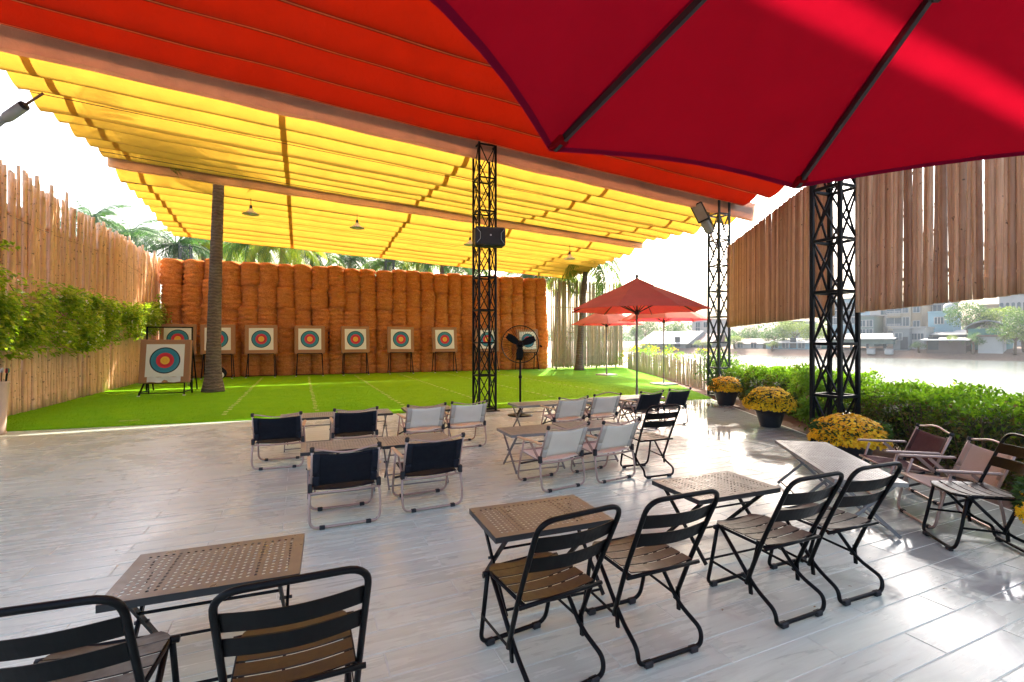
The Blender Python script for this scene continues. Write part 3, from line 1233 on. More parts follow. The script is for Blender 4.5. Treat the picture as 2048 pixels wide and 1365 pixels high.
canopy('shade_canopy', 'yellow pleated shade canopy bay between the two tan beams', MT['yellow'], MT['strap'], MT['seam'],
       (10.88, 17.02, -5.0, 12.6, 13.6, lambda x: zb1(x) + .36, lambda x: zb2(x) + .54, 7, .34, 3))
canopy('shade_canopy', 'yellow pleated shade canopy bay at the back above the straw wall', MT['yellow'], MT['strap'], MT['seam'],
       (17.62, 25.1, -5.0, 13.9, 14.7, lambda x: zb2(x) + .24, lambda x: zb3(x) + .1, 9, .30, 4))
canopy('shade_canopy', 'red pleated shade canopy bay in front of the first tan beam', MT['red'], None, MT['seam_red'],
       (10.43, 4.86, -8.0, 11.9, 11.4, lambda x: zb1(x) + .51, lambda x: zb1(x) + .56, 6, .27, 5))
canopy('shade_canopy', 'unseen red canopy bay added to shade the overhead parasol', MT['red'], None, MT['seam_red'],
       (4.56, 1.9, -8.0, 11.2, 10.4, lambda x: zb1(x) + .50, lambda x: zb1(x) + .50, 3, .30, 6))  # bay added out of view; the slit beside it lights the parasol band


def beam(y_, x0, x1, zf, h, th, label, mat):
    t = thing('canopy_beam', label, 'beam', (0, y_, 0))
    nx = 40
    def wrap(u, v):
        x = x0 + (x1 - x0) * u
        prof_ = [(-.5, .0), (-.5, .55), (-.5, 1.0), (.5, 1.0), (.5, .0), (.12, -.03), (-.5, 0)]
        k = min(int(v * 6), 5)
        t_ = v * 6 - k
        a, b = prof_[k], prof_[k + 1]
        py, pz = a[0] + (b[0] - a[0]) * t_, a[1] + (b[1] - a[1]) * t_
        wob = .012 * math.sin(x * 2.1 + pz * 3) + .008 * math.sin(x * 7.7)
        return (x, py * th + wob * (1 if py < 0 else -1), zf(x) + pz * h + .01 * math.sin(x * 3.3) * (1 - pz))
    MB().grid(nx, 12, wrap).obj('cloth_wrap', mat, t, True)
    MB().bar((x0 + .05, 0, zf(x0) + h * .55), (x1 - .05, 0, zf(x1) + h * .55), th * .5, h * .5).obj('steel_core', MT['truss'], t)
    return t


beam(10.48, -8.0, 12.7, zb1, .50, .16, 'front tan cloth beam between the red and yellow canopies', MT['tan_red'])
beam(17.15, -5.0, 13.9, zb2, .54, .16, 'rear tan cloth beam between the two yellow canopy bays', MT['tan'])
beam(4.50, -8.0, 11.2, lambda x: zb1(x) + .34, .24, .06, 'unseen red cloth beam added at the slit between the red bays', MT['red'])  # beam added out of view along the light slit
for yy, dz in ((12.3, .02), (15.2, .08), (18.05, .12), (21.2, .06)):
    f_ = (lambda x: zb1(x) * .5 + zb2(x) * .5) if yy < 17 else zb2
    cb = MB().tube([(x, yy, f_(x) - dz - .035 * (1 - abs(((x + 5) / 19) * 2 - 1) ** 2)) for x in [-5 + q * .95 for q in range(21)]], .008, 5)
    o = cb.obj('support_cable', MT['rubber'], None, True)
    tag(o, {12.3: 'thin black cable under the yellow canopy just behind the front beam', 15.2: 'thin black cable under the yellow canopy nearing the rear beam',
            18.05: 'thin black cable carrying the pendant lamps', 21.2: 'thin black cable under the rear yellow canopy bay'}[yy], 'cable')

# ---- pendant lamps
def lamp(loc, drop, label):
    t = thing('pendant_lamp', label, 'lamp', loc, 0, 'pendant lamps under the yellow canopy')
    MB().lathe([(.255, 0), (.25, .015), (.17, .055), (.09, .11), (.06, .16), (.05, .19), (.0, .192)], 24, cap=False).obj('shade', MT['lamp_white'], t, True)
    MB().lathe([(.235, .004), (.15, .045), (.07, .1)], 24, cap=False).obj('shade_lining', MT['lamp_white'], t, True)
    MB().lathe([(.045, .19), (.045, .26), (.03, .30), (.015, .31)], 12).obj('socket', MT['rubber'], t, True)
    MB().lathe([(.0, -.01), (.04, .0), (.055, .04), (.04, .09), (.025, .12)], 12).obj('bulb', MT['badge'], t, True)
    MB().tube([(0, 0, .3), (0, 0, drop)], .009, 5).obj('cord', MT['rubber'], t)


lamp((-1.5, 18.05, 5.80), .56, 'white enamel pendant lamp right of the palm trunk')
lamp((1.87, 18.05, 5.66), .55, 'white enamel pendant lamp midway between palm trunk and loudspeaker')
lamp((10.7, 18.05, 5.16), .66, 'white enamel pendant lamp above the red parasols')
lamp((6.15, 18.05, 5.4), .62, 'white enamel pendant lamp behind the loudspeaker truss')

# ================================================================== PARASOLS
def parasol(loc, rz, label, mat, mats=None, Rr=1.72, ze=2.35, zp=3.05, base=True, vent=True):
    t = thing('parasol', label, 'parasol', loc, rz, 'red parasols')
    N = 8
    def rim(a, rr, z):
        return Vector((rr * math.cos(a), rr * math.sin(a), z))
    def surf(k, u, v, lift=0.0):
        # u across the panel 0..1, v from top (0.12) to rim (1)
        a0_, a1_ = 2 * PI * k / N, 2 * PI * (k + 1) / N
        rr = .14 + (Rr - .14) * v
        zz = zp - (zp - ze) * (.86 * v + .14 * v ** 2.2)
        p = rim(a0_, rr, zz) * (1 - u) + rim(a1_, rr, zz) * u
        belly = math.sin(PI * u) * v
        inward = Vector((p.x, p.y, 0)).normalized()
        p = p - inward * (.045 * belly * v)
        p.z += .018 * belly + lift - .05 * belly * (1 - v)
        return p
    for k in range(N):
        pm = mats[k] if mats else mat
        po = MB().grid(8, 12, lambda u, v: surf(k, u, v)).obj('panel', pm, t, True)
        MB().grid(8, 1, lambda u, v: surf(k, u, .986 + .015 * v, -.003)).obj('hem', MT['parasol_hem'] if mat is MT['parasol'] else mat, po, True)
        MB().grid(1, 12, lambda u, v: surf(k, .012 * u, v, -.0025)).obj('seam', MT['parasol_hem'] if mat is MT['parasol'] else mat, po, True)
    if vent:
        for k in range(N):
            a0_, a1_ = 2 * PI * k / N, 2 * PI * (k + 1) / N
            b = MB()
            b.grid(3, 3, lambda u, v: rim(a0_, .03 + .40 * v, zp + .10 - .20 * v) * (1 - u) + rim(a1_, .03 + .40 * v, zp + .10 - .20 * v) * u)
            b.obj('vent_flap', (mats[k] if mats else mat), t, True)
        MB().lathe([(.03, zp + .08), (.03, zp + .12), (.045, zp + .15), (.03, zp + .19), (.0, zp + .2)], 10).obj('finial', MT['rib'], t, True)
    hubz = ze - .04
    for k in range(N):
        a = 2 * PI * k / N
        def rp(v, dz):
            rr = .05 + (Rr - .05) * v
            vv = (rr - .14) / (Rr - .14)
            return Vector((rr * math.cos(a), rr * math.sin(a), zp - (zp - ze) * (.86 * max(vv, 0) + .14 * max(vv, 0) ** 2.2) + dz))
        MB().bar(rp(.02, -.05), rp(.52, -.022), .016, .024).add(*(lambda q: (q.v, q.f))(MB().bar(rp(.52, -.022), rp(.985, -.016), .016, .024))).obj('rib', MT['rib'], t)
        MB().bar((.05 * math.cos(a), .05 * math.sin(a), hubz), rp(.50, -.04), .013, .022).obj('strut', MT['rib'], t)
        MB().bbox((0, 0, 0), (.05, .03, .045), .006).obj('strut_joint', MT['rubber'], t, loc=rp(.50, -.045), rot=(0, 0, a))
        MB().bbox((0, 0, 0), (.07, .05, .03), .006).obj('rim_pocket', (mats[k] if mats else mat), t, loc=rp(.972, -.012), rot=(0, R(18), a))
    MB().lathe([(.05, hubz - .06), (.06, hubz - .03), (.06, hubz + .03), (.035, hubz + .06)], 14).obj('runner_hub', MT['rib'], t, True)
    MB().lathe([(.05, zp - .08), (.055, zp - .02), (.03, zp + .04)], 14).obj('crown_hub', MT['rib'], t, True)
    MB().tube([(0, 0, .02), (0, 0, zp + .09)], .024, 12).obj('pole', MT['pole_grey'], t, True)
    MB().tube([(0, 0, .06), (0, 0, .45)], .032, 12).obj('pole_socket', MT['pole_grey'], t, True)
    MB().bbox((0, 0, .035), (.72, .72, .07), .012).obj('base_slab', MT['concrete'], t)
    return t


# overhead parasol: two rim corners were measured in the view
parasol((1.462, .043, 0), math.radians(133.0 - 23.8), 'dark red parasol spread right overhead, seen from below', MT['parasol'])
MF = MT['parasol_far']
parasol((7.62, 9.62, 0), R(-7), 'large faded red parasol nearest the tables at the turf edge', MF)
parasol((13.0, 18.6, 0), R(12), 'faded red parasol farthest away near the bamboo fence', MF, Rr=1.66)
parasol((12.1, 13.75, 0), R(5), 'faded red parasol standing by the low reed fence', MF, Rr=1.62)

# ================================================================== ARCHERY TARGETS
face_me = MB().box((0, 0, 0), (.96, .006, .96)).mesh('target_face', MT['target'])
board_me = MB().bbox((0, 0, 0), (1.28, .14, 1.28), .02).mesh('board', MT['board'])


def target(x, y, label, zc=1.66, tilt=R(-6), rz=0.0, legh=None, skew=0.0, film=False):
    t = thing('archery_target', label, 'archery target', (x, y, 0), rz, 'archery targets')
    b = place('board', board_me, t, (0, 0, zc), (tilt, skew, 0))
    place('target_face', face_me, b, (.0, -.0745, .02))
    if film:
        fm = MB()
        fm.grid(10, 3, lambda u, v: (-.42 + .84 * u, -.082 - .02 * math.sin(u * 9) * v, -.46 - .16 * v + .015 * math.sin(u * 14)))
        fm.obj('torn_film', MT['film'], b, True)
    zt = zc - .62
    for sx in (-1, 1):
        MB().bar((sx * .50, -.10, zt + .02), (sx * .56, -.34, .02), .035).obj('front_leg', MT['black_metal'], t)
        MB().bar((sx * .50, .06, zt + .7), (sx * .56, .38, .02), .035).obj('rear_leg', MT['black_metal'], t)
        MB().bar((sx * .555, -.33, .12), (sx * .555, .36, .12), .025).obj('side_bar', MT['black_metal'], t)
        MB().bbox((sx * .56, -.34, .02), (.07, .05, .04), .01).obj('foot', MT['white_plastic'], t)
    MB().bar((-.52, -.12, zt - .005), (.52, -.12, zt - .005), .04).obj('ledge', MT['black_metal'], t)
    MB().bar((-.55, -.325, .1), (.55, -.325, .1), .022).obj('cross_bar', MT['black_metal'], t)
    return t


rows = [(-4.62, 'archery target in the far row at the left corner, partly behind the near target'),
        (-3.2, 'archery target in the far row half hidden by the palm trunk'),
        (-1.56, 'archery target in the far row just right of the palm trunk'),
        (.40, 'archery target in the far row, second right of the palm trunk'),
        (2.38, 'archery target in the far row, third right of the palm trunk'),
        (4.5, 'archery target in the far row, second left of the truss column'),
        (6.71, 'archery target in the far row just left of the truss column'),
        (9.0, 'archery target in the far row hidden behind the truss column'),
        (11.38, 'archery target in the far row behind the standing fan')]
for i, (x, lb) in enumerate(rows):
    target(x, 23.72, lb, zc=1.66 - .06 * (i == 8), rz=R(random.uniform(-3, 3)), skew=R(random.uniform(-1.2, 1.2)))
target(-3.62, 17.05, 'nearest archery target on a low stand by the left fence', zc=1.0, tilt=R(-9), rz=R(-6), film=True)
# empty stand behind it
es = thing('target_stand', 'empty black target frame behind the nearest target', 'stand', (-3.75, 18.1, 0), R(-4))
for sx in (-1, 1):
    MB().bar((sx * .6, 0, .02), (sx * .6, .05, 2.05), .04).obj('post', MT['black_metal'], es)
    MB().bar((sx * .6, .6, .02), (sx * .6, .06, 1.5), .035).obj('back_leg', MT['black_metal'], es)
MB().bar((-.6, .05, 2.03), (.6, .05, 2.03), .04).obj('top_bar', MT['black_metal'], es)
MB().bar((-.6, .01, .5), (.6, .01, .5), .035).obj('lower_bar', MT['black_metal'], es)
# odds and ends below the targets
bg_ = thing('gear_bag', 'black and white gear bag slumped by the second far target', 'bag', (-3.05, 22.2, .018))
b = MB()
b.grid(16, 10, lambda u, v: (.32 * math.cos(2 * PI * u) * (math.sin(PI * v) ** .6 + .02) * (1 + .12 * math.sin(6 * u + 3 * v)), .22 * math.sin(2 * PI * u) * (math.sin(PI * v) ** .6 + .02), .62 * v ** 1.1))
b.obj('sack', MT['navy'], bg_, True)
b = MB()
b.grid(12, 8, lambda u, v: (.17 * math.cos(2 * PI * u) * math.sin(PI * v) ** .7 + .12, .13 * math.sin(2 * PI * u) * math.sin(PI * v) ** .7 - .2, .06 + .34 * v))
b.obj('pouch', MT['badge'], bg_, True)
for x, y, lb in ((-3.6, 20.3, 'small white bucket near the nearest target'), (-2.9, 20.5, 'small white bucket beside the palm trunk')):
    u = thing('bucket', lb, 'bucket', (x, y, .018))
    MB().lathe([(.075, 0), (.10, .22), (.104, .22), (.104, .235), (.088, .235), (.07, .02)], 16).obj('shell', MT['white_plastic'], u, True)
    MB().tube([(.1 * math.cos(a), .012, .22 + .09 * math.sin(a)) for a in [PI * q / 10 for q in range(11)]], .004, 5).obj('handle', MT['pole_grey'], u)

# ---- arrow tube at the left edge
q = thing('arrow_tube', 'leaning cream tube holding arrows at the left end of the turf', 'arrow quiver', (-4.72, 11.05, .0), 0)
tb = MB().lathe([(.10, .0), (.10, .05), (.085, .055), (.085, .88), (.095, .89), (.095, .92), (.078, .92), (.078, .3)], 18).obj('tube', MT['cream_tube'], q, True, rot=(R(2), R(4), 0))
for k in range(9):
    a = random.uniform(0, 6.28)
    px_, py_ = .055 * math.cos(a), .055 * math.sin(a)
    ar = MB().tube([(px_ * .4, py_ * .4, .3), (px_, py_, 1.10 + random.uniform(-.05, .08))], .006, 5).obj('arrow', MT['black_metal'], q, rot=(R(2), R(4), 0))
    fl_ = MB()
    for m_ in range(3):
        an = m_ * 2.09 + a
        fl_.add([(px_, py_, 1.05), (px_ + .02 * math.cos(an), py_ + .02 * math.sin(an), 1.07), (px_ + .02 * math.cos(an), py_ + .02 * math.sin(an), 1.13), (px_, py_, 1.14)], [(0, 1, 2, 3)])
    fl_.obj('fletching', (MT['arrow_red'], MT['arrow_green'], MT['badge'])[k % 3], ar)

# ---- pedestal fan
fx, fy = 4.33, 9.38
fan = thing('pedestal_fan', 'black industrial pedestal fan standing right of the middle truss', 'fan', (fx, fy, 0), R(-24))
MB().lathe([(.27, .0), (.27, .015), (.2, .03), (.06, .06), (.04, .12)], 24).obj('base', MT['black_metal'], fan, True)
MB().tube([(0, 0, .05), (0, 0, 1.35)], .024, 10).obj('pole', MT['black_metal'], fan, True)
MB().tube([(0, 0, .8), (0, 0, .86)], .036, 10).obj('height_collar', MT['black_metal'], fan, True)
FZ = 1.53
hd = MB().lathe([(.0, -.11), (.075, -.10), (.085, 0), (.085, .14), (.06, .2), (.0, .21)], 18).obj('motor', MT['black_metal'], fan, True, loc=(0, .03, FZ), rot=(R(-90), 0, 0))
MB().bar((0, .07, 1.32), (0, .07, FZ - .05), .05, .07).obj('neck', MT['black_metal'], fan)
cg = MB()
for rr_, yy in ((.40, -.02), (.40, .05)):
    cg.tube([(rr_ * math.cos(a), yy, FZ + rr_ * math.sin(a)) for a in [2 * PI * k / 40 for k in range(41)]], .010, 5, False)
cg.obj('guard_ring', MT['black_metal'], fan, True)
wr = MB()
for k in range(44):
    a = 2 * PI * k / 44
    c_, s_2 = math.cos(a), math.sin(a)
    wr.tube([(.06 * c_, -.13, FZ + .06 * s_2), (.25 * c_, -.12, FZ + .25 * s_2), (.40 * c_, -.02, FZ + .40 * s_2)], .0024, 3)
    wr.tube([(.08 * c_, .14, FZ + .08 * s_2), (.28 * c_, .13, FZ + .28 * s_2), (.40 * c_, .05, FZ + .40 * s_2)], .0016, 3)
for rr_, yy in ((.14, -.128), (.26, -.115)):
    wr.tube([(rr_ * math.cos(a), yy, FZ + rr_ * math.sin(a)) for a in [2 * PI * k / 32 for k in range(33)]], .002, 3, False)
wr.obj('wire_guard', MT['black_metal'], fan)
for k, a0_ in enumerate((R(22), R(146), R(268))):
    bld = MB()
    bld.slab(6, 4, lambda u, v: (.06 + .28 * u, (-.02 + .045 * (v - .5)) - .04, (v - .5) * (.07 + .09 * math.sin(PI * min(1, u * .75 + .1)))), (0, .004, 0))
    bld.obj('blade', MT['black_metal'], fan, True, loc=(0, 0, FZ), rot=(0, -a0_, 0))
MB().lathe([(.05, -.16), (.065, -.1), (.065, -.03)], 16).obj('blade_hub', MT['black_metal'], fan, True, loc=(0, .03, FZ), rot=(R(-90), 0, 0)).rotation_euler = (R(-90), 0, 0)
MB().tube([(.42, .02, FZ - .03), (.47, .03, FZ - .05)], .02, 8).obj('clamp', MT['black_metal'], fan)

# ---- lamp arm at the extreme upper left
la = at_depth(-2, 260, 7.4)
lm_ = thing('lamp_arm', 'grey tubular arm with thin brown rod at the upper left edge', 'lamp arm', tuple(at_depth(-6, 430, 7.4)), 0)
base = Vector(lm_.location)
p0, p1, p2, p3 = [at_depth(*v) - base for v in ((-22, 262, 7.4), (8, 240, 7.4), (47, 213, 7.35), (86, 188, 7.3))]
MB().tube([p0, p1], .045, 12).obj('sleeve', MT['grey_plastic'], lm_, True)
MB().tube([p1, p1 + (p2 - p1) * .2, p2], [.055, .075, .075], 12).obj('housing', MT['grey_plastic'], lm_, True)
MB().tube([p2 - (p2 - p1) * .1, p2 + (p2 - p1) * .06], .07, 12).obj('end_cap', MT['rubber'], lm_, True)
MB().tube([p2, p3], .018, 8).obj('rod', MT['wire'], lm_, True)
pb = at_depth(-14, 260, 7.4) - base
MB().tube([(pb.x, pb.y, -base.z), (pb.x, pb.y, pb.z + .6)], .05, 10).obj('post', MT['white_plastic'], lm_, True)

# ================================================================== FOLDING CHAIRS
def folding_chair():
    t = thing('folding_chair', '', 'chair', (0, 0, 0), 0, 'black metal folding chairs')
    bm = MT['black_metal']
    r = .0118
    W2 = .215
    MB().tube(rounded([(-W2 + .01, -.055, .17), (-W2, -.165, .45), (-W2 - .012, -.355, .855), (W2 + .012, -.355, .855), (W2, -.165, .45), (W2 - .01, -.055, .17)], .085, 7), r * 1.05, 9).obj('back_frame', bm, t, True)
    MB().tube(rounded([(-.20, .165, .425), (-.205, .215, .15), (-.20, .25, .022), (.20, .25, .022), (.205, .215, .15), (.20, .165, .425)], .07, 6), r, 9).obj('front_leg', bm, t, True)
    MB().tube(rounded([(-.188, .15, .43), (-.19, -.10, .165), (-.205, -.245, .10), (-.20, -.25, .022), (.20, -.25, .022), (.205, -.245, .10), (.19, -.10, .165), (.188, .15, .43)], .06, 6), r, 9).obj('rear_leg', bm, t, True)
    # seat rails and cross bars
    MB().tube(rounded([(-.196, -.195, .425), (-.196, .15, .432), (-.15, .215, .425), (.15, .215, .425), (.196, .15, .432), (.196, -.195, .425)], .05, 5), .009, 8).obj('seat_frame', bm, t, True)
    MB().tube([(-.232, -.20, .43), (.232, -.20, .43)], .0105, 8).obj('rear_crossbar', bm, t, True)
    # five dished slats
    for k in range(5):
        yc = -.152 + k * .083
        front = k == 4
        def sl(u, v, yc=yc, front=front):
            x = (u - .5) * .392
            w = .070
            if front:
                lim = .196 - .05 * max(0, v - .1) ** 2 * 1.2
                x = (u - .5) * 2 * lim
            return (x, yc + (v - .5) * w, .447 - .014 * math.cos(PI * (u - .5)) + .008 * (v - .5) * (1 if front else 0) - (.010 * v if front else 0))
        MB().slab(10, 3, sl, (0, 0, .005)).obj('seat_slat', MT['seat_metal'], t)
    # two curved back slats
    for z0_, z1_ in ((.695, .772), (.590, .667)):
        def bs(u, v):
            z = z0_ + (z1_ - z0_) * v
            y = -.165 - (z - .45) * .469
            return ((u - .5) * 2 * (W2 + .004), y - .040 * math.cos(PI * (u - .5)) + .012, z)
        MB().slab(16, 2, bs, (0, .004, .0)).obj('back_slat', bm, t)
    for sx in (-1, 1):
        MB().bar((sx * .217, .205, .20), (sx * .214, -.065, .185), .004, .016).obj('brace', bm, t)
        MB().tube([(sx * .225, .165, .425), (sx * .180, .165, .425)], .014, 8).obj('hinge', bm, t, True)
        MB().bar((sx * .205, -.075, .24), (sx * .203, -.085, .12), .02, .012).obj('slide_bracket', bm, t)
        for yy in (-.25, .25):
            MB().bbox((sx * .145, yy, .016), (.05, .034, .032), .006).obj('foot', MT['rubber'], t)
    return t


fc = folding_chair()
fc_spots = [
    ((1.705, 2.135), 0, 'black folding chair with bronze lit seat right of the foreground table edge'),
]
SPOTS = [
    (1.085, 2.13, R(6), 'black folding chair with brown glinting seat in front of the middle perforated table'),
    (1.705, 2.135, 0, 'black folding chair second from left in the foreground row of four'),
    (2.615, 2.09, 0, 'black folding chair third from left in the foreground row of four'),
    (3.18, 2.09, R(-2), 'black folding chair rightmost in the foreground row of four'),
    (3.86, 4.70, R(-3), 'black folding chair standing alone right of the white camp chairs'),
    (4.83, 1.975, R(53.1), 'black folding chair at the right edge facing left by the hedge'),
    (-.015, 2.0, R(0), 'black folding chair at the bottom in front of the left perforated table'),
    (-.675, 2.12, R(-5), 'black folding chair cut off at the bottom left corner'),
]
for i, (x, y, a, lb) in enumerate(SPOTS):
    if i == 0:
        pass
    copy_tree(fc, lb, (x, y, 0), a)
for c_ in kids(fc):
    bpy.data.objects.remove(c_)
bpy.data.objects.remove(fc)


# ================================================================== CAMP CHAIRS
def camp_chair(cloth, sleeve, arm, arch):
    t = thing('camp_chair', '', 'camp chair', (0, 0, 0), 0, 'low camp chairs')
    br = MT['bronze']
    r = .0115
    MB().tube(rounded([(-.285, -.20, .34), (-.295, -.235, .16), (-.285, -.25, .016), (.285, -.25, .016), (.295, -.235, .16), (.285, -.20, .34)], .11, 7), r, 9).obj('rear_leg', br, t, True)
    MB().tube(rounded([(-.275, .12, .49), (-.285, .21, .18), (-.28, .24, .016), (.28, .24, .016), (.285, .21, .18), (.275, .12, .49)], .10, 7), r, 9).obj('front_leg', br, t, True)
    for sx in (-1, 1):
        MB().tube([(sx * .272, -.175, .325), (sx * .270, -.335, .70)], r, 9).obj('back_post', br, t, True)
        MB().tube([(sx * .27, -.327, .685), (sx * .27, -.340, .715)], .0195, 10).obj('post_cap', MT['rubber'], t, True)
        MB().bar((sx * .285, -.02, .50), (sx * .285, -.19, .34), .012, .028).obj('arm_strut', br, t)
        MB().bbox((sx * .285, .0, .515), (.042, .46, .022), .009).obj('armrest', MT[arm], t)
        MB().bbox((sx * .284, -.205, .345), (.036, .04, .075), .006).obj('joint', MT['rubber'], t)
        MB().tube([(sx * .245, -.19, .315), (sx * .245, .22, .355)], .010, 8).obj('seat_rail', br, t, True)
        MB().bar((sx * .255, -.12, .32), (sx * .268, .195, .22), .008, .02).obj('fold_strut', MT['rubber'], t)
        for yy in (-.25, .24):
            MB().bbox((sx * .19, yy, .016), (.045, .034, .032), .005).obj('foot', MT['rubber'], t)
    sg = 1 if arch else -1
    MB().tube([((u - .5) * .54, -.338 - .006 * math.sin(PI * u), .70 + sg * .038 * (math.sin(PI * u) ** 2)) for u in [q / 16 for q in range(17)]], .0085, 8).obj('top_bar', br, t, True)
    MB().tube([(-.285, -.215, .305), (0, -.225, .300), (.285, -.215, .305)], .011, 8).obj('rear_crossbar', br, t, True)
    MB().tube([(-.25, .225, .355), (.25, .225, .355)], .010, 8).obj('front_crossbar', br, t, True)
    def bk_(u, v):
        z = .355 + .305 * v
        y = -.175 - (z - .325) * .427
        bow = math.cos(PI * (u - .5)) ** 1.3 if abs(u - .5) < .5 else 0
        return ((u - .5) * .548, y - .022 * bow - .004 * math.sin(9 * v + 4 * u) * bow, z - .014 * bow * (v - .5) * 2)
    ck = MB().slab(14, 8, bk_, (0, -.006, 0)).obj('back_cloth', MT[cloth], t, True)
    for sx in (0, 1):
        for q_, (va, vb) in enumerate(((.33, 1.0), (0.0, .30))):
            def slv(u, v):
                uu = (.0 + .115 * u) if sx == 0 else (1 - .115 * u)
                p = bk_(uu, va + (vb - va) * v)
                return (p[0], p[1] - .0105, p[2])
            MB().slab(3, 4, slv, (0, -.018, 0)).obj('sleeve', MT[sleeve], ck, True)
    def st_(u, v):
        bow = math.cos(PI * (u - .5))
        return ((u - .5) * .51, -.185 + .41 * v, .328 + .038 * v - .035 * bow * math.sin(PI * (.15 + .7 * v)))
    MB().slab(12, 8, st_, (0, 0, .005)).obj('seat_cloth', MT[cloth], t, True)
    return t


protos = {('navy', 0): camp_chair('navy', 'navy2', 'arm_wood', False), ('white', 0): camp_chair('white_cloth', 'white_cloth2', 'arm_wood', False),
          ('white', 1): camp_chair('white_cloth', 'white_cloth2', 'arm_wood', True),
          ('maroon', 1): camp_chair('maroon', 'maroon2', 'arm_dark', True), ('beige', 1): camp_chair('beige', 'beige2', 'arm_dark', True)}
CS = [
    ('navy', 0, .36, 4.63, R(0), 'navy camp chair at front left, nearest the viewer'),
    ('navy', 0, 1.15, 4.73, R(2), 'navy camp chair at front, right of the nearest navy one'),
    ('navy', 0, -.24, 6.93, R(-4), 'navy camp chair leftmost in the rear left row'),
    ('navy', 0, .68, 7.0, R(0), 'navy camp chair second from left in the rear left row'),
    ('white', 0, 1.62, 7.02, R(3), 'off-white camp chair third from left in the rear left row'),
    ('white', 0, 2.30, 7.10, R(0), 'off-white camp chair at the right end of the rear left row'),
    ('white', 0, 2.57, 4.76, R(8), 'off-white camp chair left of the pair by the lone folding chair'),
    ('white', 0, 3.29, 4.80, R(7), 'off-white camp chair right of the pair by the lone folding chair'),
    ('white', 0, 3.98, 6.95, R(3), 'off-white camp chair left in the rear right row'),
    ('white', 1, 4.72, 7.07, R(2), 'off-white camp chair with arched top bar in the rear right row'),
    ('navy', 0, 5.72, 7.17, R(6), 'navy camp chair third from left in the rear right row'),
    ('navy', 0, 6.50, 7.30, R(4), 'navy camp chair at the right end of the rear right row'),
    ('maroon', 1, 5.62, 2.93, R(53), 'dark maroon camp chair beside the orange flowers and hedge'),
    ('beige', 1, 5.22, 2.33, R(53), 'beige camp chair by the hedge behind the right edge folding chair'),
]
for cl, ar, x, y, a, lb in CS:
    copy_tree(protos[(cl, ar)], lb, (x, y, 0), a)
for t in protos.values():
    for c_ in kids(t):
        for g_ in kids(c_):
            bpy.data.objects.remove(g_)
        bpy.data.objects.remove(c_)
    bpy.data.objects.remove(t)
KIDS.clear()


# ================================================================== TABLES
def perforated(lx, ly, z, nx, ny, hole):
    """plate with round holes, real openings"""
    b = MB()
    mx, my = .045, .045
    px_, py_ = (lx - 2 * mx) / nx, (ly - 2 * my) / ny
    def quad(x0, y0_, x1, y1_):
        b.add([(x0, y0_, z), (x1, y0_, z), (x1, y1_, z), (x0, y1_, z)], [(0, 1, 2, 3)])
    quad(-lx / 2, -ly / 2, lx / 2, -ly / 2 + my)
    quad(-lx / 2, ly / 2 - my, lx / 2, ly / 2)
    quad(-lx / 2, -ly / 2 + my, -lx / 2 + mx, ly / 2 - my)
    quad(lx / 2 - mx, -ly / 2 + my, lx / 2, ly / 2 - my)
    for i in range(nx):
        for j in range(ny):
            cx, cy = -lx / 2 + mx + (i + .5) * px_, -ly / 2 + my + (j + .5) * py_
            hx, hy = px_ / 2, py_ / 2
            outer, inner, low = [], [], []
            for k in range(8):
                a = 2 * PI * (k + .5) / 8
                cs, sn = math.cos(a), math.sin(a)
                m_ = max(abs(cs), abs(sn))
                outer.append((cx + hx * cs / m_, cy + hy * sn / m_, z))
                inner.append((cx + hole * cs, cy + hole * sn, z))
                low.append((cx + hole * cs, cy + hole * sn, z - .002))
            # square corners
            o = len(b.v)
            cor = [(cx + hx, cy + hy, z), (cx - hx, cy + hy, z), (cx - hx, cy - hy, z), (cx + hx, cy - hy, z)]
            b.v.extend(outer + inner + low + cor)
            for k in range(8):
                k2 = (k + 1) % 8
                if k % 2 == 0:
                    b.f.append((o + k, o + 24 + k // 2, o + k2, o + 8 + k2, o + 8 + k))
                else:
                    b.f.append((o + k, o + k2, o + 8 + k2, o + 8 + k))
                b.f.append((o + 8 + k, o + 8 + k2, o + 16 + k2, o + 16 + k))
    return b


def folding_table(mat, edge, legm, holes):
    t = thing('folding_table', '', 'table', (0, 0, 0), 0, 'folding metal tables')
    lx, ly, z = .79, .52, .48
    perforated(lx, ly, z, *holes).obj('top', MT[mat], t)
    rm = MB()
    rm.box((0, -ly / 2 + .001, z - .0175), (lx, .004, .033)).box((0, ly / 2 - .001, z - .0175), (lx, .004, .033))
    rm.box((-lx / 2 + .001, 0, z - .0175), (.004, ly - .006, .033)).box((lx / 2 - .001, 0, z - .0175), (.004, ly - .006, .033))
    rm.obj('rim', MT[edge], t)
    for xx in (-.2, .2):
        MB().box((xx, 0, z - .012), (.03, ly - .012, .018)).obj('under_bar', MT[edge], t)
    for sx in (-1, 1):
        MB().bar((sx * .30, -.21, z - .03), (sx * .30, .25, .012), .014, .026).obj('leg', MT[legm], t)
        MB().bar((sx * .325, .21, z - .03), (sx * .325, -.25, .012), .014, .026).obj('leg', MT[legm], t)
        MB().tube([(sx * .285, .012, .245), (sx * .345, .012, .245)], .009, 8).obj('pivot', MT[edge], t)
    MB().tube([(-.30, .225, .036), (.30, .225, .036)], .008, 8).obj('stretcher', MT[legm], t)
    MB().tube([(-.325, -.225, .036), (.325, -.225, .036)], .008, 8).obj('stretcher', MT[legm], t)
    MB().tube([(-.30, -.09, .335), (.30, -.09, .335)], .008, 8).obj('stretcher', MT[legm], t)
    return t


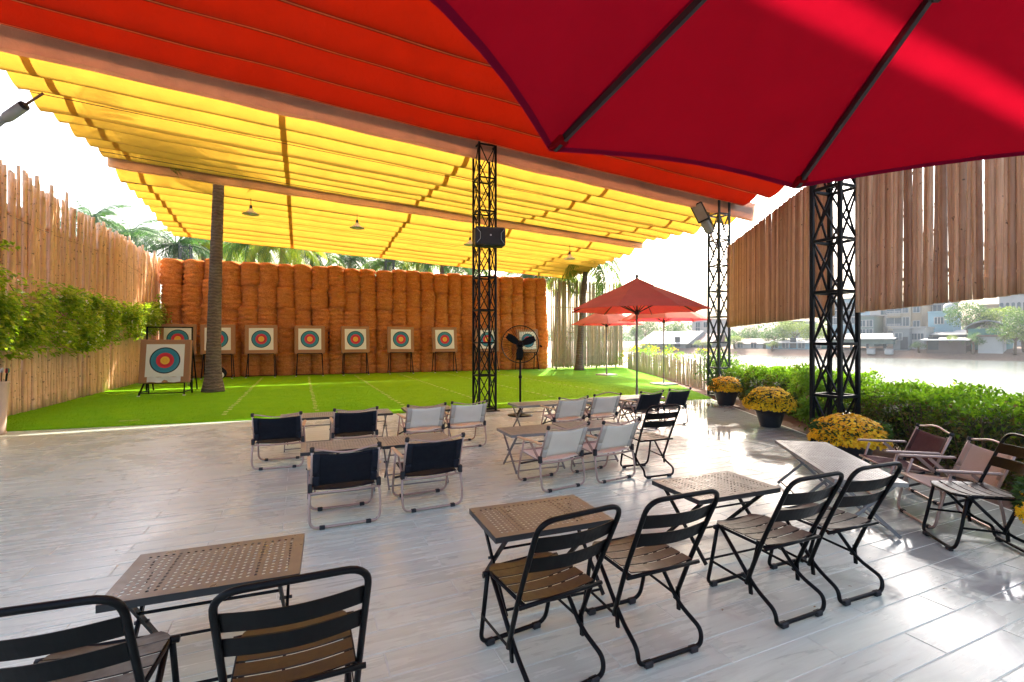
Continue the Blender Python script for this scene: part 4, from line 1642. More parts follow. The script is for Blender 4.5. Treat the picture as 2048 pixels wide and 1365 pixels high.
tp = {'d': folding_table('table_dark', 'table_edge', 'black_metal', (21, 13, .0085)), 'l': folding_table('table_light', 'table_light', 'table_leg', (24, 16, .0065)),
      'm': folding_table('table_light', 'table_edge', 'table_leg', (24, 16, .0065))}
ux = -math.atan2(.8, .6)
TS = [
    ('d', -.385, 2.81, R(-3), 'bronze grey perforated table at lower left behind the cut-off chairs'),
    ('d', 1.42, 2.78, R(-2), 'bronze grey perforated table lit orange in the middle foreground'),
    ('d', 2.97, 2.80, R(-2), 'grey perforated table between the second and third foreground chairs'),
    ('m', .40, 5.50, R(-1), 'grey slatted table in front of the nearest navy camp chairs, left half'),
    ('m', 1.20, 5.48, R(-1), 'grey slatted table in front of the nearest navy camp chairs, right half'),
    ('m', .12, 7.86, R(-1), 'grey table before the rear left navy camp chairs'),
    ('m', .93, 7.86, R(-1), 'grey table before the second navy chair of the rear left row'),
    ('m', 1.95, 7.90, R(-1), 'grey table before the off-white camp chairs of the rear left row'),
    ('l', 2.70, 5.47, R(-2), 'pale grey table in front of the two off-white camp chairs'),
    ('l', 3.52, 5.49, R(-2), 'pale grey table behind the right off-white chair and lone folding chair'),
    ('l', 3.84, 7.75, R(-1), 'pale grey table near the fan base before the rear right row'),
    ('l', 4.65, 7.75, R(-1), 'pale grey table second from left before the rear right row'),
    ('l', 5.50, 7.82, R(-1), 'pale grey table before the navy chairs of the rear right row'),
    ('l', 6.32, 7.85, R(-1), 'pale grey table at the right end before the rear right row'),
    ('l', 4.885, 3.30, R(53.13 + 180), 'pale perforated table on the right near the orange flowers'),
    ('l', 4.41, 2.668, R(53.13 + 180), 'pale perforated table on the right nearer the viewer, behind the rightmost chair'),
]
for kd, x, y, a, lb in TS:
    copy_tree(tp[kd], lb, (x, y, 0), a)
for t in tp.values():
    for c_ in kids(t):
        bpy.data.objects.remove(c_)
    bpy.data.objects.remove(t)
KIDS.clear()


# ================================================================== PLANTS
MT['dry_leaf'] = m_leaf('dry_leaf', (.12, .07, .03), (.20, .12, .05), (.10, .10, .03), .2)
lf_ = MB()
lf_.grid(4, 3, lambda u, v: ((u - .5) * .05, (v - .5) * .024 * math.sin(PI * (.08 + .84 * u)), .006 + .006 * math.sin(PI * u) + .008 * abs(v - .5)))
lme = lf_.mesh('fallen_leaf', MT['dry_leaf'])
for (px_, py_) in ((618, 952), (233, 1103), (1160, 1240), (1445, 1222), (1630, 1216), (1700, 1175), (1890, 1180), (1112, 1022)):
    g_ = ground(px_, py_)
    tag(place('fallen_leaf', lme, None, (g_.x, g_.y, .0005), (0, 0, random.uniform(0, 6.28)), (random.uniform(.35, .6),) * 3),
        'small dry leaf lying on the tile floor', 'leaf', 'dry leaves on the tile floor')
def rdir(up=.2):
    a = random.uniform(0, 2 * PI)
    z = random.uniform(-1, 1)
    r = math.sqrt(max(0, 1 - z * z))
    return Vector((r * math.cos(a), r * math.sin(a), z + up)).normalized()


# ---- vine on the left fence
vine = thing('climbing_vine', 'broad green flowering vine hanging over the left bamboo fence', 'vine', (FENX, 8.8, 0))
vt = [(-1.0, 1.62, 2.9), (1.0, 1.66, 2.9), (3.2, 1.62, 2.78), (5.0, 1.55, 2.78), (6.7, 1.50, 2.75), (9.0, 1.75, 2.7), (11.5, 1.9, 2.65), (13.5, 2.05, 2.8), (15.4, 2.2, 3.0), (16.0, 2.4, 2.9)]


def vband(y):
    for (a, l0, h0), (b2, l1, h1) in zip(vt, vt[1:]):
        if a <= y <= b2:
            t = (y - a) / (b2 - a)
            return l0 + (l1 - l0) * t, h0 + (h1 - h0) * t
    return vt[-1][1:]


vm, vf, vs2 = MB(), MB(), MB()
lumps = [(random.uniform(-1, 16), random.uniform(0, 1), random.uniform(.25, .6), random.uniform(.3, .65)) for _ in range(85)]
n = 0
while n < 19000:
    if random.random() < .9:
        ly, lt, lr, ld = random.choice(lumps)
        y = random.gauss(ly, lr * .62)
        lo, hi = vband(min(max(y, -1), 16))
        z = lo + (hi - lo) * lt + random.gauss(0, lr * .45)
        x = random.uniform(.1, 1) ** .6 * ld * math.exp(-((y - ly) ** 2) / (lr * lr * 2.2)) + .08
    else:
        y = random.uniform(-1, 16)
        lo, hi = vband(y)
        z = random.uniform(lo - .25, hi + .3)
        x = random.uniform(.06, .35)
    lo, hi = vband(min(max(y, -1), 16))
    if z < lo - .3 or z > hi + .25 or y < -1.2 or y > 16.2:
        continue
    p = Vector((x, y, z))
    d = Vector((random.uniform(.1, 1), random.uniform(-.7, .7), random.uniform(-.9, .35)))
    l = random.uniform(.085, .15)
    vm.leaf(p, d, Vector((.5, 0, 1)) + rdir() * .6, l, l * random.uniform(.55, .8))
    n += 1
    if random.random() < .02:
        for q in range(3):
            vf.leaf(p + Vector((.05, random.uniform(-.04, .04), random.uniform(-.04, .04))), rdir(), rdir(), .06, .05)
for q in range(34):
    y = random.uniform(-1, 16)
    lo, hi = vband(y)
    vs2.tube([(0.06, y, lo), (.12 + random.uniform(0, .15), y + random.uniform(-.3, .3), (lo + hi) / 2), (.1, y + random.uniform(-.5, .5), hi)], .008, 5)
# sprig reaching up on the near side
for (ya, za, yb, zb) in ((.15, 3.0, 1.55, 4.15), (1.0, 3.1, 2.5, 3.65), (3.0, 3.0, 4.4, 3.55), (14.6, 3.0, 16.3, 3.6)):
    pts = [Vector((.25, ya + (yb - ya) * t, za + (zb - za) * t + .12 * math.sin(PI * t))) for t in [k / 8 for k in range(9)]]
    vs2.tube(pts, .007, 5)
    for p in pts[3:]:
        for q in range(7):
            d = rdir(-.2)
            vm.leaf(p + d * .03, d, rdir(1), random.uniform(.09, .15), random.uniform(.06, .1))
vm.obj('foliage', MT['vine'], vine)
vf.obj('blossoms', MT['pale_fl'], vine)
tag(vs2.obj('stems', MT['twig'], vine), None, None, kind='stuff')
pf = MB()
for q in range(22):
    y = random.choice((random.uniform(14.2, 15.6), random.uniform(4.5, 11)))
    lo, hi = vband(y)
    c_ = Vector((.35, y, random.uniform(lo - .1, hi)))
    for k in range(6):
        pf.leaf(c_ + rdir() * .04, rdir(), rdir(), .06, .05)
pf.obj('pink_blossoms', MT['pink'], vine)


# ---- clipped hedge by the river
def hedge_top(s):
    return .86 + .05 * math.sin(s * 1.1) + .04 * math.sin(s * 2.7 + 1)


def make_hedge(s0, s1, label, n, off0=.42, off1=1.85, hk=1.0):
    o = edge_pt((s0 + s1) / 2, off0)
    t = thing('hedge', label, 'hedge', tuple(o), 0)
    core, lf, lfd, tw = MB(), MB(), MB(), MB()
    def lp(s, of, z):
        return edge_pt(s, of, z) - o
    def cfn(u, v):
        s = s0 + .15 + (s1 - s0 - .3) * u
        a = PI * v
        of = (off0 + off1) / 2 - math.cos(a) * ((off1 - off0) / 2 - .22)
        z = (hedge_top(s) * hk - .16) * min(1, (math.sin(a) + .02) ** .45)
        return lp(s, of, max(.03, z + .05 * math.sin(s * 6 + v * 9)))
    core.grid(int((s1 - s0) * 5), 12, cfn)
    core.obj('hedge_dark_core', MT['hedge_core'], t)  # solid dark shell blocks the view; the inner shade is its colour
    for k in range(n):
        s = random.uniform(s0, s1)
        ht = hedge_top(s) * hk + .05 * math.sin(s * 9.1) * random.random()
        if random.random() < .60:
            of = random.uniform(off0 + .02, off1)
            bump_ = .07 * math.sin(of * 7 + s * 3) + .05 * math.sin(s * 8.3 + of * 3)
            z = ht + bump_ - abs(random.gauss(0, .07)) + (.10 * random.random() if random.random() < .06 else 0)
            p = lp(s, of, z)
            d = rdir(.8)
            l = random.uniform(.045, .085)
            lf.leaf(p, d, Vector((0, 0, 1)) + rdir() * .8, l, l * random.uniform(.5, .7))
        else:
            z = random.uniform(.04, ht)
            of = off0 + .10 * math.sin(s * 5 + z * 4) + random.uniform(0, .16) + .10 * (1 - z)
            p = lp(s, of, z)
            d = (rdir(.1) - EDGE_N * .6)
            l = random.uniform(.04, .075)
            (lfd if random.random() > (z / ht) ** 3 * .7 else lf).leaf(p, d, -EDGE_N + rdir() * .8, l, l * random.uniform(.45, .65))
    for k in range(int((s1 - s0) * 12)):
        s = random.uniform(s0, s1)
        tw.tube([lp(s, off0 + random.uniform(.15, .3), 0), lp(s + random.uniform(-.1, .1), off0 + random.uniform(.0, .15), random.uniform(.4, .8))], [.010, .004], 5)
    for k in range(int((s1 - s0) * 2.2)):       # long shoots over the top
        s = random.uniform(s0, s1)
        of = random.uniform(off0 + .2, off1)
        b_ = lp(s, of, hedge_top(s) * hk - .05)
        e_ = b_ + Vector((random.uniform(-.08, .08), random.uniform(-.08, .08), random.uniform(.12, .30)))
        tw.tube([b_, e_], [.004, .002], 4)
        for q in range(9):
            p = b_ + (e_ - b_) * random.uniform(.3, 1)
            lf.leaf(p, rdir(.3), rdir(.6), random.uniform(.05, .08), .035)
    lf.obj('upper_foliage', MT['hedge'], t)
    lfd.obj('lower_foliage', MT['hedge_d'], t)
    tag(tw.obj('stems', MT['twig'], t), None, None, kind='stuff')
    return t


MT['hedge_core'] = m_plain('dark_inner_fill', (.022, .030, .010), .95, var=.5, scale=20, bump=.8)  # dark fill tone stands for shade between the leaves
make_hedge(-9.5, -1.0, 'long clipped green hedge behind the camp chairs at right', 26000)
make_hedge(-.6, 4.6, 'clipped green hedge beside the two far flower pots', 15000, .55, 1.9, .96)


def bush(loc, rx, rz_, label, cat, lm_, n, leaf, flower=None, nf=0, fsz=.06, name='shrub', group=None, ry=None, stem=True, z0=.1):
    t = thing(name, label, cat, tuple(loc), random.uniform(0, 6), group)
    ry = ry or rx
    b, fw, tw = MB(), MB(), MB()
    lumps_ = [(rdir(.3), random.uniform(.45, .95), random.uniform(.25, .45)) for _ in range(16)]
    for k in range(n):
        dv_, rr_, sz_ = random.choice(lumps_)
        c_ = Vector((dv_.x * rx * rr_, dv_.y * ry * rr_, z0 + rz_ * (.5 + .5 * dv_.z * rr_)))
        of = rdir() * (random.random() ** .4)
        p = c_ + Vector((of.x * rx * sz_, of.y * ry * sz_, of.z * rz_ * sz_ * .6))
        if p.z < .03:
            continue
        d = (of + rdir() * .8)
        l = leaf * random.uniform(.7, 1.3)
        b.leaf(p, d, Vector((0, 0, 1)) + rdir() * .8, l, l * random.uniform(.45, .7))
    b.obj('foliage', lm_, t)
    for k in range(7):
        a = random.uniform(0, 6.28)
        tw.tube([(.05 * math.cos(a), .05 * math.sin(a), -.02), (rx * .3 * math.cos(a), ry * .3 * math.sin(a), rz_ * .4), (rx * .6 * math.cos(a), ry * .6 * math.sin(a), rz_ * .85)], [.014, .009, .004], 5)
    tag(tw.obj('stems', MT['twig'], t), None, None, kind='stuff')
    if flower:
        for k in range(nf):
            dv_ = rdir(.4)
            c_ = Vector((dv_.x * rx * .95, dv_.y * ry * .95, z0 + rz_ * (.55 + .48 * dv_.z)))
            f_ = MB()
            for q in range(9):
                dd = (dv_ + rdir() * .9).normalized()
                f_.leaf(c_ + dd * fsz * .1, dd, dv_, fsz * .6, fsz * .5)
            f_.obj('blossom', flower, t)
    return t


bush(edge_pt(-.15, .50), .42, 1.0, 'loose rose bush with pink blooms left of the near riverside truss', 'rose bush', MT['rose_leaf'], 1600, .075, MT['pink'], 3, .12, 'rose_bush')
bush(edge_pt(-.75, .32), .36, .55, 'bright green leafy plant at the soil edge behind the middle flower pot', 'plant', MT['rose_leaf'], 800, .08)
bush(edge_pt(5.3, .9), .8, .95, 'leafy shrub left of the far truss by the turf corner', 'shrub', MT['shrub'], 1800, .07)
bush(edge_pt(7.2, 1.2), .7, 1.1, 'shrub with pinkish blooms behind the turf corner', 'shrub', MT['shrub'], 1200, .07, MT['pale_fl'], 10, .09)
bush(edge_pt(9.3, 1.5), .8, 1.15, 'yellow flowering shrub beside the low reed fence', 'shrub', MT['shrub'], 1200, .07, MT['yellow_fl'], 26, .11)
bush(Vector((18.2, 22.5, 0)), 1.2, 1.2, 'yellow flowering shrub behind the far end of the reed fence', 'shrub', MT['rose_leaf'], 1400, .09, MT['yellow_fl'], 60, .14)
bush(Vector((16.9, 18.9, 0)), .9, 1.15, 'yellow and green shrub behind the middle of the reed fence', 'shrub', MT['rose_leaf'], 1000, .08, MT['yellow_fl'], 30, .12)
bush(edge_pt(-12.2, .9), .8, 1.2, 'tall leafy shoots at the right edge above the hedge', 'shrub', MT['hedge'], 900, .07)


# ---- potted chrysanthemums
def mum(loc, rr_, hh, label, petal, pot_h=.34, pot_r=.27):
    t = thing('potted_chrysanthemum', label, 'flower pot', tuple(loc), random.uniform(0, 6), 'potted chrysanthemums')
    pr = [(pot_r * .62, 0), (pot_r * .66, .02), (pot_r * .93, pot_h * .86), (pot_r * 1.04, pot_h * .87), (pot_r * 1.04, pot_h), (pot_r * .92, pot_h), (pot_r * .88, pot_h * .82)]
    MB().lathe(pr, 26).obj('pot', MT['pot'], t, True)
    MB().lathe([(0, pot_h * .83), (pot_r * .89, pot_h * .83)], 20, cap=False).obj('soil', MT['soil'], t)
    dm, lv = MB(), MB()
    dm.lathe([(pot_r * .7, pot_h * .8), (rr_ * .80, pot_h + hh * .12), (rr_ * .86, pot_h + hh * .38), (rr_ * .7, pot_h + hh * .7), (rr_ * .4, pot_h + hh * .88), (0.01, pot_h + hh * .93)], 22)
    dm.obj('mum_dark_core', MT['hedge_core'], t, True)  # closed dark dome under the petals, coloured as the shade between them
    fl_ = MB()
    nfl = 2600
    for k in range(nfl):
        zf = random.random() ** .8
        th = math.acos(max(-.15, 1 - zf * 1.12))
        a = random.uniform(0, 2 * PI)
        nrm = Vector((math.sin(th) * math.cos(a), math.sin(th) * math.sin(a), max(-.1, math.cos(th))))
        c_ = Vector((nrm.x * rr_, nrm.y * rr_, pot_h + hh * .12 + nrm.z * hh * .88)) * 1.0
        lump = 1 + .06 * math.sin(3 * a + rr_ * 40) + .05 * math.sin(5 * a + 7 * th + rr_ * 90)
        c_ = Vector((c_.x * lump, c_.y * lump, pot_h + (c_.z - pot_h) * (.97 + .5 * (lump - 1)))) + rdir() * .022
        nn = (nrm + Vector((0, 0, .3)) + rdir() * .35).normalized()
        x_ = nn.cross(Vector((.3, .5, .8))).normalized()
        y_ = nn.cross(x_)
        sz = random.uniform(.016, .027)
        o = len(fl_.v)
        fl_.v.append(tuple(c_ + nn * .004))
        for q in range(14):
            an = 2 * PI * q / 14
            r2 = sz * (1.0 if q % 2 == 0 else .62)
            fl_.v.append(tuple(c_ + (x_ * math.cos(an) + y_ * math.sin(an)) * r2 + nn * (.007 if q % 2 == 0 else .003)))
        fl_.f.extend((o, o + 1 + q, o + 1 + (q + 1) % 14) for q in range(14))
    tag(fl_.obj('blossoms', petal, t), None, None, kind='stuff')
    for k in range(700):
        a = random.uniform(0, 2 * PI)
        z = pot_h + random.uniform(-.06, .75) * hh
        rad = rr_ * (.62 + .34 * min(1, (z - pot_h + .06) / (.3 * hh)) - .3 * max(0, (z - pot_h) / hh - .5))
        p = Vector((rad * math.cos(a), rad * math.sin(a), z))
        d = Vector((math.cos(a), math.sin(a), random.uniform(-.4, .6)))
        lv.leaf(p, d, rdir(1), random.uniform(.04, .07), random.uniform(.025, .04))
    lv.obj('leaves', MT['mum_leaf'], t)
    return t


mum((9.78, 8.86, 0), .38, .34, 'orange chrysanthemums in a dark pot by the far truss', MT['mum'], .36, .30)
mum((8.06, 6.28, 0), .42, .40, 'yellow chrysanthemums in a dark pot in the middle of the garden edge', MT['mum_y'], .34, .27)
mum((6.30, 3.80, 0), .40, .33, 'broad golden chrysanthemums by the near truss behind the pale table', MT['mum'], .34, .27)
mum((4.98, 1.42, 0), .34, .34, 'yellow chrysanthemums barely showing at the right edge', MT['mum_y'], .32, .25)


# ================================================================== PALMS
def frond_mesh(k, mat, L=3.0, droop=1.0):
    rr = random.Random(400 + k)
    b = MB()
    pts = []
    n = 16
    for i in range(n + 1):
        t = i / n
        ang = R(24) - droop * R(95) * t ** 1.5
        if i == 0:
            p = Vector((0, 0, 0))
        else:
            p = pts[-1] + Vector((math.cos(ang), rr.uniform(-.02, .02), math.sin(ang))) * (L / n)
        pts.append(p)
    b.tube(pts, [.035 * (1 - .85 * i / n) + .004 for i in range(n + 1)], 5)
    for i in range(2, n * 3 + 1):
        t = i / (n * 3)
        f_ = t * n
        j = min(int(f_), n - 1)
        p = pts[j] + (pts[j + 1] - pts[j]) * (f_ - j)
        tg = (pts[j + 1] - pts[j]).normalized()
        ln = .78 * math.sin(PI * min(1, .14 + .82 * t)) ** .7 + .12
        for sg in (-1, 1):
            d = tg * .55 + Vector((0, sg, 0)) * .8 + Vector((0, 0, -.35 - .45 * t + rr.uniform(-.15, .15)))
            d.normalize()
            mid = p + d * ln * .5
            d2 = (d + Vector((0, 0, -.55))).normalized()
            e = mid + d2 * ln * .5
            wv = tg * .026
            o = len(b.v)
            b.v.extend([tuple(p - wv * .5), tuple(p + wv * .5), tuple(mid + wv), tuple(mid - wv), tuple(e)])
            b.f.extend([(o, o + 1, o + 2, o + 3), (o + 3, o + 2, o + 4)])
    return b.mesh('frond', mat)


FR = {key: [frond_mesh(i + 10 * j, MT[key], 3.1, dr) for i, dr in enumerate((.75, 1.0, 1.3))] for j, key in enumerate(('frond', 'frond_y', 'frond_b'))}


def palm(base, top, r0, label, key, nf=16, scale=1.0, seed=0, zcut=None):
    rr = random.Random(seed)
    base, top = Vector(base), Vector(top)
    t = thing('palm_tree', label, 'palm tree', tuple(base), 0, 'palm trees')
    pts, rs = [], []
    nseg = 44
    H_ = (top - base)
    for i in range(nseg + 1):
        u = i / nseg
        bend = Vector((H_.x, H_.y, 0)) * (u ** 1.4) + Vector((0, 0, H_.z * u))
        pts.append(bend)
        flare = .55 * math.exp(-u * 26) + .12 * math.exp(-u * 7)
        rs.append(r0 * (1 - .32 * u + flare) * (1 + (.018 if i % 2 else -.012) + rr.uniform(-.02, .02)))
    MB().tube(pts, rs, 14).obj('trunk', MT['palm_bark'], t, True)
    c_ = pts[-1]
    for k in range(nf):
        a = k * 2.399 + rr.uniform(-.2, .2)
        el = R(58) - R(88) * (k / nf) + rr.uniform(-.1, .1)
        me = FR[key][min(2, int(3 * k / nf))]
        s_ = scale * rr.uniform(.88, 1.08)
        m = Matrix.Rotation(a, 4, 'Z') @ Matrix.Rotation(-el + R(24), 4, 'Y')
        o = place('frond', me, t, c_ + Vector((0, 0, .05 * rr.random())), None, (s_, s_, s_))
        o.rotation_euler = m.to_euler()
    return t


palm((-2.5, 17.55, 0), (-2.30, 17.75, 8.9), .205, 'grey ringed palm trunk rising through the yellow canopy', 'frond', 15, 1.05, 1)
palm((13.9, 22.45, 0), (14.75, 23.0, 6.3), .19, 'palm tree with pale trunk at the far fence behind the parasols', 'frond', 20, 1.05, 2)
PB = [  # px, py of crown, depth, key, scale, label
    (185, 425, 33, 'frond_b', .75, 'small far palm crown showing above the left bamboo fence'),
    (262, 455, 38, 'frond_b', .8, 'hazy palm crown beyond the corner of the left fence'),
    (352, 478, 34, 'frond_b', 1.0, 'bluish palm crown left of the ringed trunk above the straw wall'),
    (408, 470, 37, 'frond_y', .8, 'sunlit palm crown close behind the ringed trunk'),
    (508, 470, 31, 'frond', 1.0, 'palm with brown trunk right of the ringed trunk behind the straw wall'),
    (566, 470, 30, 'frond_y', .95, 'sunlit yellow green palm crown above the straw wall'),
    (772, 512, 33, 'frond', .9, 'palm crown above the middle of the straw wall'),
    (836, 508, 36, 'frond_y', .9, 'sunlit palm crown left of the middle truss'),
    (886, 500, 33, 'frond_b', .8, 'palm with grey trunk just left of the middle truss'),
    (1060, 530, 38, 'frond_b', .9, 'hazy palm crown behind the right end of the straw wall'),
    (1120, 538, 36, 'frond_y', .7, 'yellow green palm crown above the far bamboo fence'),
    (460, 482, 40, 'frond_y', .9, 'pale sunlit palm crown between the ringed trunk and the first pendant lamp'),
    (625, 492, 34, 'frond', .95, 'green palm crown above the straw wall left of its middle'),
    (700, 505, 38, 'frond_b', .9, 'hazy palm crown above the straw wall under the second pendant lamp'),
    (940, 520, 40, 'frond', .9, 'palm crown directly behind the middle truss'),
]
for i, (px_, py_, d, key, s_, lb) in enumerate(PB):
    c_ = at_depth(px_, py_ + 14, d)
    s_ *= 1.12
    palm((c_.x - .3, c_.y + .2, 0), tuple(c_), .20, lb, key, 20, s_, 10 + i)


# ================================================================== FAR BANK
def bank_at(px, off):
    """point on the line parallel to the far bank that the view ray through px meets"""
    k = (px - CXP) / F_PX
    rx, ry = k * CA + SA, -k * SA + CA
    p = BANK_P + BANK_N * off
    det = rx * (-BANK_U.y) - ry * (-BANK_U.x)
    d = (p.x * (-BANK_U.y) - p.y * (-BANK_U.x)) / det
    return Vector((rx * d, ry * d, 0)), d


BANK_A = math.atan2(BANK_U.y, BANK_U.x)


def house(x0, x1, yt, off, label, wall, name='house', roof='flat', roofmat='h_roof', depth=7.0, wins=(), door=None, base=.2, over=.35, rh=1.2, cat='house', stilts=False, balc=None):
    a, da = bank_at(x0, off)
    b, db = bank_at(x1, off)
    w = (b - a).length
    dm = (da + db) / 2
    h = EYE - (yt - CYP) * dm / F_PX - base
    t = thing(name, label, cat, (a.x, a.y, base), BANK_A)
    body_h = h - (rh if roof in ('gable', 'shed', 'arch') else 0)
    z0 = .9 if stilts else -.6
    MB().box((w / 2, depth / 2, (body_h + z0) / 2), (w, depth, body_h - z0)).obj('wall', MT[wall], t)
    if stilts:
        for k in range(4):
            MB().box((w * (k + .5) / 4, .4, -.4), (.35, .35, 2.6)).obj('stilt', MT['h_dark'], t)
    if roof == 'flat':
        MB().box((w / 2, depth / 2 - .1, body_h + .12), (w + over, depth + over, .24)).obj('roof', MT[roofmat], t)
    elif roof == 'shed':
        r_ = MB()
        r_.add([(-over, -over * 2, body_h), (w + over, -over * 2, body_h), (w + over, depth, body_h + rh), (-over, depth, body_h + rh),
                (-over, -over * 2, body_h - .15), (w + over, -over * 2, body_h - .15), (w + over, depth, body_h + rh - .15), (-over, depth, body_h + rh - .15)],
               [(0, 1, 2, 3), (7, 6, 5, 4), (0, 4, 5, 1), (1, 5, 6, 2), (2, 6, 7, 3), (3, 7, 4, 0)])
        r_.obj('roof', MT[roofmat], t)
    elif roof == 'gable':
        r_ = MB()
        r_.add([(-over, -over, body_h - .1), (w + over, -over, body_h - .1), (w + over, depth + over, body_h - .1), (-over, depth + over, body_h - .1),
                (-over, depth / 2, body_h + rh), (w + over, depth / 2, body_h + rh)],
               [(0, 1, 5, 4), (2, 3, 4, 5), (1, 2, 5), (3, 0, 4), (3, 2, 1, 0)])
        r_.obj('roof', MT[roofmat], t)
    elif roof == 'arch':
        r_ = MB()
        r_.slab(14, 2, lambda u, v: (-over + (w + 2 * over) * u, -over + (depth + over) * v, body_h + rh * math.sin(PI * u) ** .8), (0, 0, .18))
        r_.obj('roof', MT[roofmat], t)
    for (u, v, ww, hh) in wins:
        f = MB()
        fr = .09
        cx, cz = u * w, v * body_h
        f.box((cx - ww / 2, -.03, cz), (fr, .12, hh + fr)).box((cx + ww / 2, -.03, cz), (fr, .12, hh + fr))
        f.box((cx, -.03, cz + hh / 2), (ww - fr, .12, fr)).box((cx, -.03, cz - hh / 2), (ww - fr, .12, fr)).box((cx, -.03, cz), (.06, .1, hh - fr))
        fo = f.obj('window', MT['h_white'], t)
        MB().box((cx, -.015, cz), (ww - fr, .03, hh - fr)).obj('pane', MT['glass'], fo)
    if door:
        u, ww, hh = door
        MB().box((u * w, -.03, hh / 2), (ww, .08, hh)).obj('door', MT['h_dark'], t)
    if balc:
        for (v, u0, u1) in balc:
            bo = MB().box(((u0 + u1) / 2 * w, -.5, v * body_h), ((u1 - u0) * w, 1.0, .16)).obj('balcony', MT[wall], t)
            rl = MB()
            rl.box(((u0 + u1) / 2 * w, -.97, v * body_h + .95), ((u1 - u0) * w, .06, .08))
            for q in range(9):
                rl.box(((u0 + (u1 - u0) * (q + .5) / 9) * w, -.97, v * body_h + .5), (.06, .05, .86))
            rl.obj('railing', MT['h_white'], bo)
    return t


house(1655, 1786, 667, 1.5, 'long grey green boat shed with pale roof at the water', 'h_green', 'boat_shed', 'shed', 'h_roof', 9, door=None, rh=1.0, cat='shed', stilts=True)
for px_ in (1742, 1778):
    p, d = bank_at(px_, .2)
    fo = thing('float_block', 'white float block under the boat shed, %s' % ('left one' if px_ == 1742 else 'right one'), 'float', (p.x, p.y, -.75), BANK_A)
    MB().bbox((0, 0, .5), (1.1, .8, .9), .12).obj('drum', MT['h_white'], fo)
    MB().bbox((0, 0, 1.0), (1.2, .9, .12), .03).obj('cap', MT['h_roof'], fo)
house(1786, 1818, 658, 3, 'small grey house with dark door right of the boat shed', 'h_grey', 'house', 'flat', 'h_roof', 6, wins=((.35, .62, 1.0, 1.2),), door=(.7, 1.0, 2.1))
house(1819, 1850, 657, 5, 'white low house between grey house and wooden hut', 'h_white', 'house', 'flat', 'h_roof', 6, wins=((.3, .6, .9, 1.1), (.72, .6, .9, 1.1)))
house(1853, 1932, 676, 1.0, 'brown wooden waterside hut under a white awning roof', 'h_brown', 'hut', 'shed', 'h_white', 5, door=(.18, 1.3, 2.0), rh=.35, cat='hut', over=.6)
house(1866, 1932, 660, 8, 'pale roofed row house behind the wooden hut', 'h_grey', 'house', 'shed', 'h_white', 7, wins=((.3, .6, 1, .8), (.7, .6, 1, .8)), rh=.8)
house(1716, 1748, 634, 14, 'grey green tall house behind the boat shed', 'h_green', 'house', 'flat', 'h_grey', 8, wins=((.3, .78, 1.2, 1.3), (.7, .78, 1.2, 1.3), (.3, .5, 1.2, 1.3), (.7, .5, 1.2, 1.3)))
house(1740, 1778, 612, 20, 'plain white block rising behind the boat shed', 'h_white', 'apartment_block', 'flat', 'h_white', 9, wins=((.75, .85, 1.2, 1.3),), cat='building')
house(1775, 1822, 606, 16, 'cream and yellow apartment house with balconies', 'h_cream', 'apartment_block', 'flat', 'h_yellow', 10,
      wins=((.3, .86, 2.6, 1.6), (.75, .86, 1.0, 1.6), (.3, .58, 2.6, 1.6), (.78, .58, 1.1, 1.7), (.35, .3, 2.4, 1.6)), cat='building', balc=((.70, .05, .62), (.42, .05, .62)))
house(1823, 1843, 600, 16.2, 'narrow beige tower block beside the cream apartments', 'h_beige', 'apartment_block', 'flat', 'h_yellow', 8, wins=((.5, .8, 1.0, 1.2), (.5, .5, 1.0, 1.2)), cat='building')
house(1844, 1895, 604, 24, 'grey apartment block behind the pale blue house', 'h_grey', 'apartment_block', 'flat', 'h_grey', 10, wins=((.25, .85, 1.4, 1.4), (.6, .85, 1.4, 1.4), (.25, .62, 1.4, 1.4)), cat='building')
bh = house(1856, 1906, 626, 12, 'pale blue house with two small windows', 'h_blue', 'house', 'flat', 'h_blue', 7, wins=((.38, .78, .8, 1.2), (.52, .78, .8, 1.2)), over=.1)
MB().lathe([(.9, 0), (.9, 1.3), (.6, 1.7), (.1, 1.8)], 14, (2.4, 3, EYE - (626 - CYP) * 80 / F_PX)).obj('water_tank', MT['h_white'], bh, True)
house(1936, 2012, 641, 5, 'open pavilion with dark arched roof and green fascia', 'h_teal', 'pavilion', 'arch', 'h_grey', 8, rh=1.3, cat='pavilion', over=.5)
house(1956, 2006, 674, 1.2, 'white box kiosk below the arched pavilion', 'h_white', 'kiosk', 'flat', 'h_rust', 3.4, cat='kiosk', wins=())
house(1960, 2000, 612, 26, 'cream building behind the dark round tree', 'h_cream', 'building', 'flat', 'h_cream', 10, wins=((.3, .8, 1.2, 1.4), (.7, .8, 1.2, 1.4)), cat='building')
ab = house(1998, 2080, 588, 22, 'white building with a row of arched windows at far right', 'h_white', 'building', 'flat', 'h_white', 10, cat='building', over=.6)
aw = (bank_at(2080, 22)[0] - bank_at(1998, 22)[0]).length
ah = EYE - (588 - CYP) * bank_at(2039, 22)[1] / F_PX - .2
for k in range(7):
    cx = aw * (k + .5) / 7
    hw = aw / 7 * .30
    pts = [(cx - hw, -.04, ah - 3.0), (cx + hw, -.04, ah - 3.0)] + [(cx + hw * math.cos(q * PI / 8), -.04, ah - 1.7 + hw * math.sin(q * PI / 8)) for q in range(9)]
    m_ = MB().add(pts + [(x, .05, z) for x, y_, z in pts], [tuple(range(11))] + [(i + 11, (i + 1) % 11 + 11, (i + 1) % 11, i) for i in range(11)])
    m_.obj('arched_window', MT['glass'], ab)
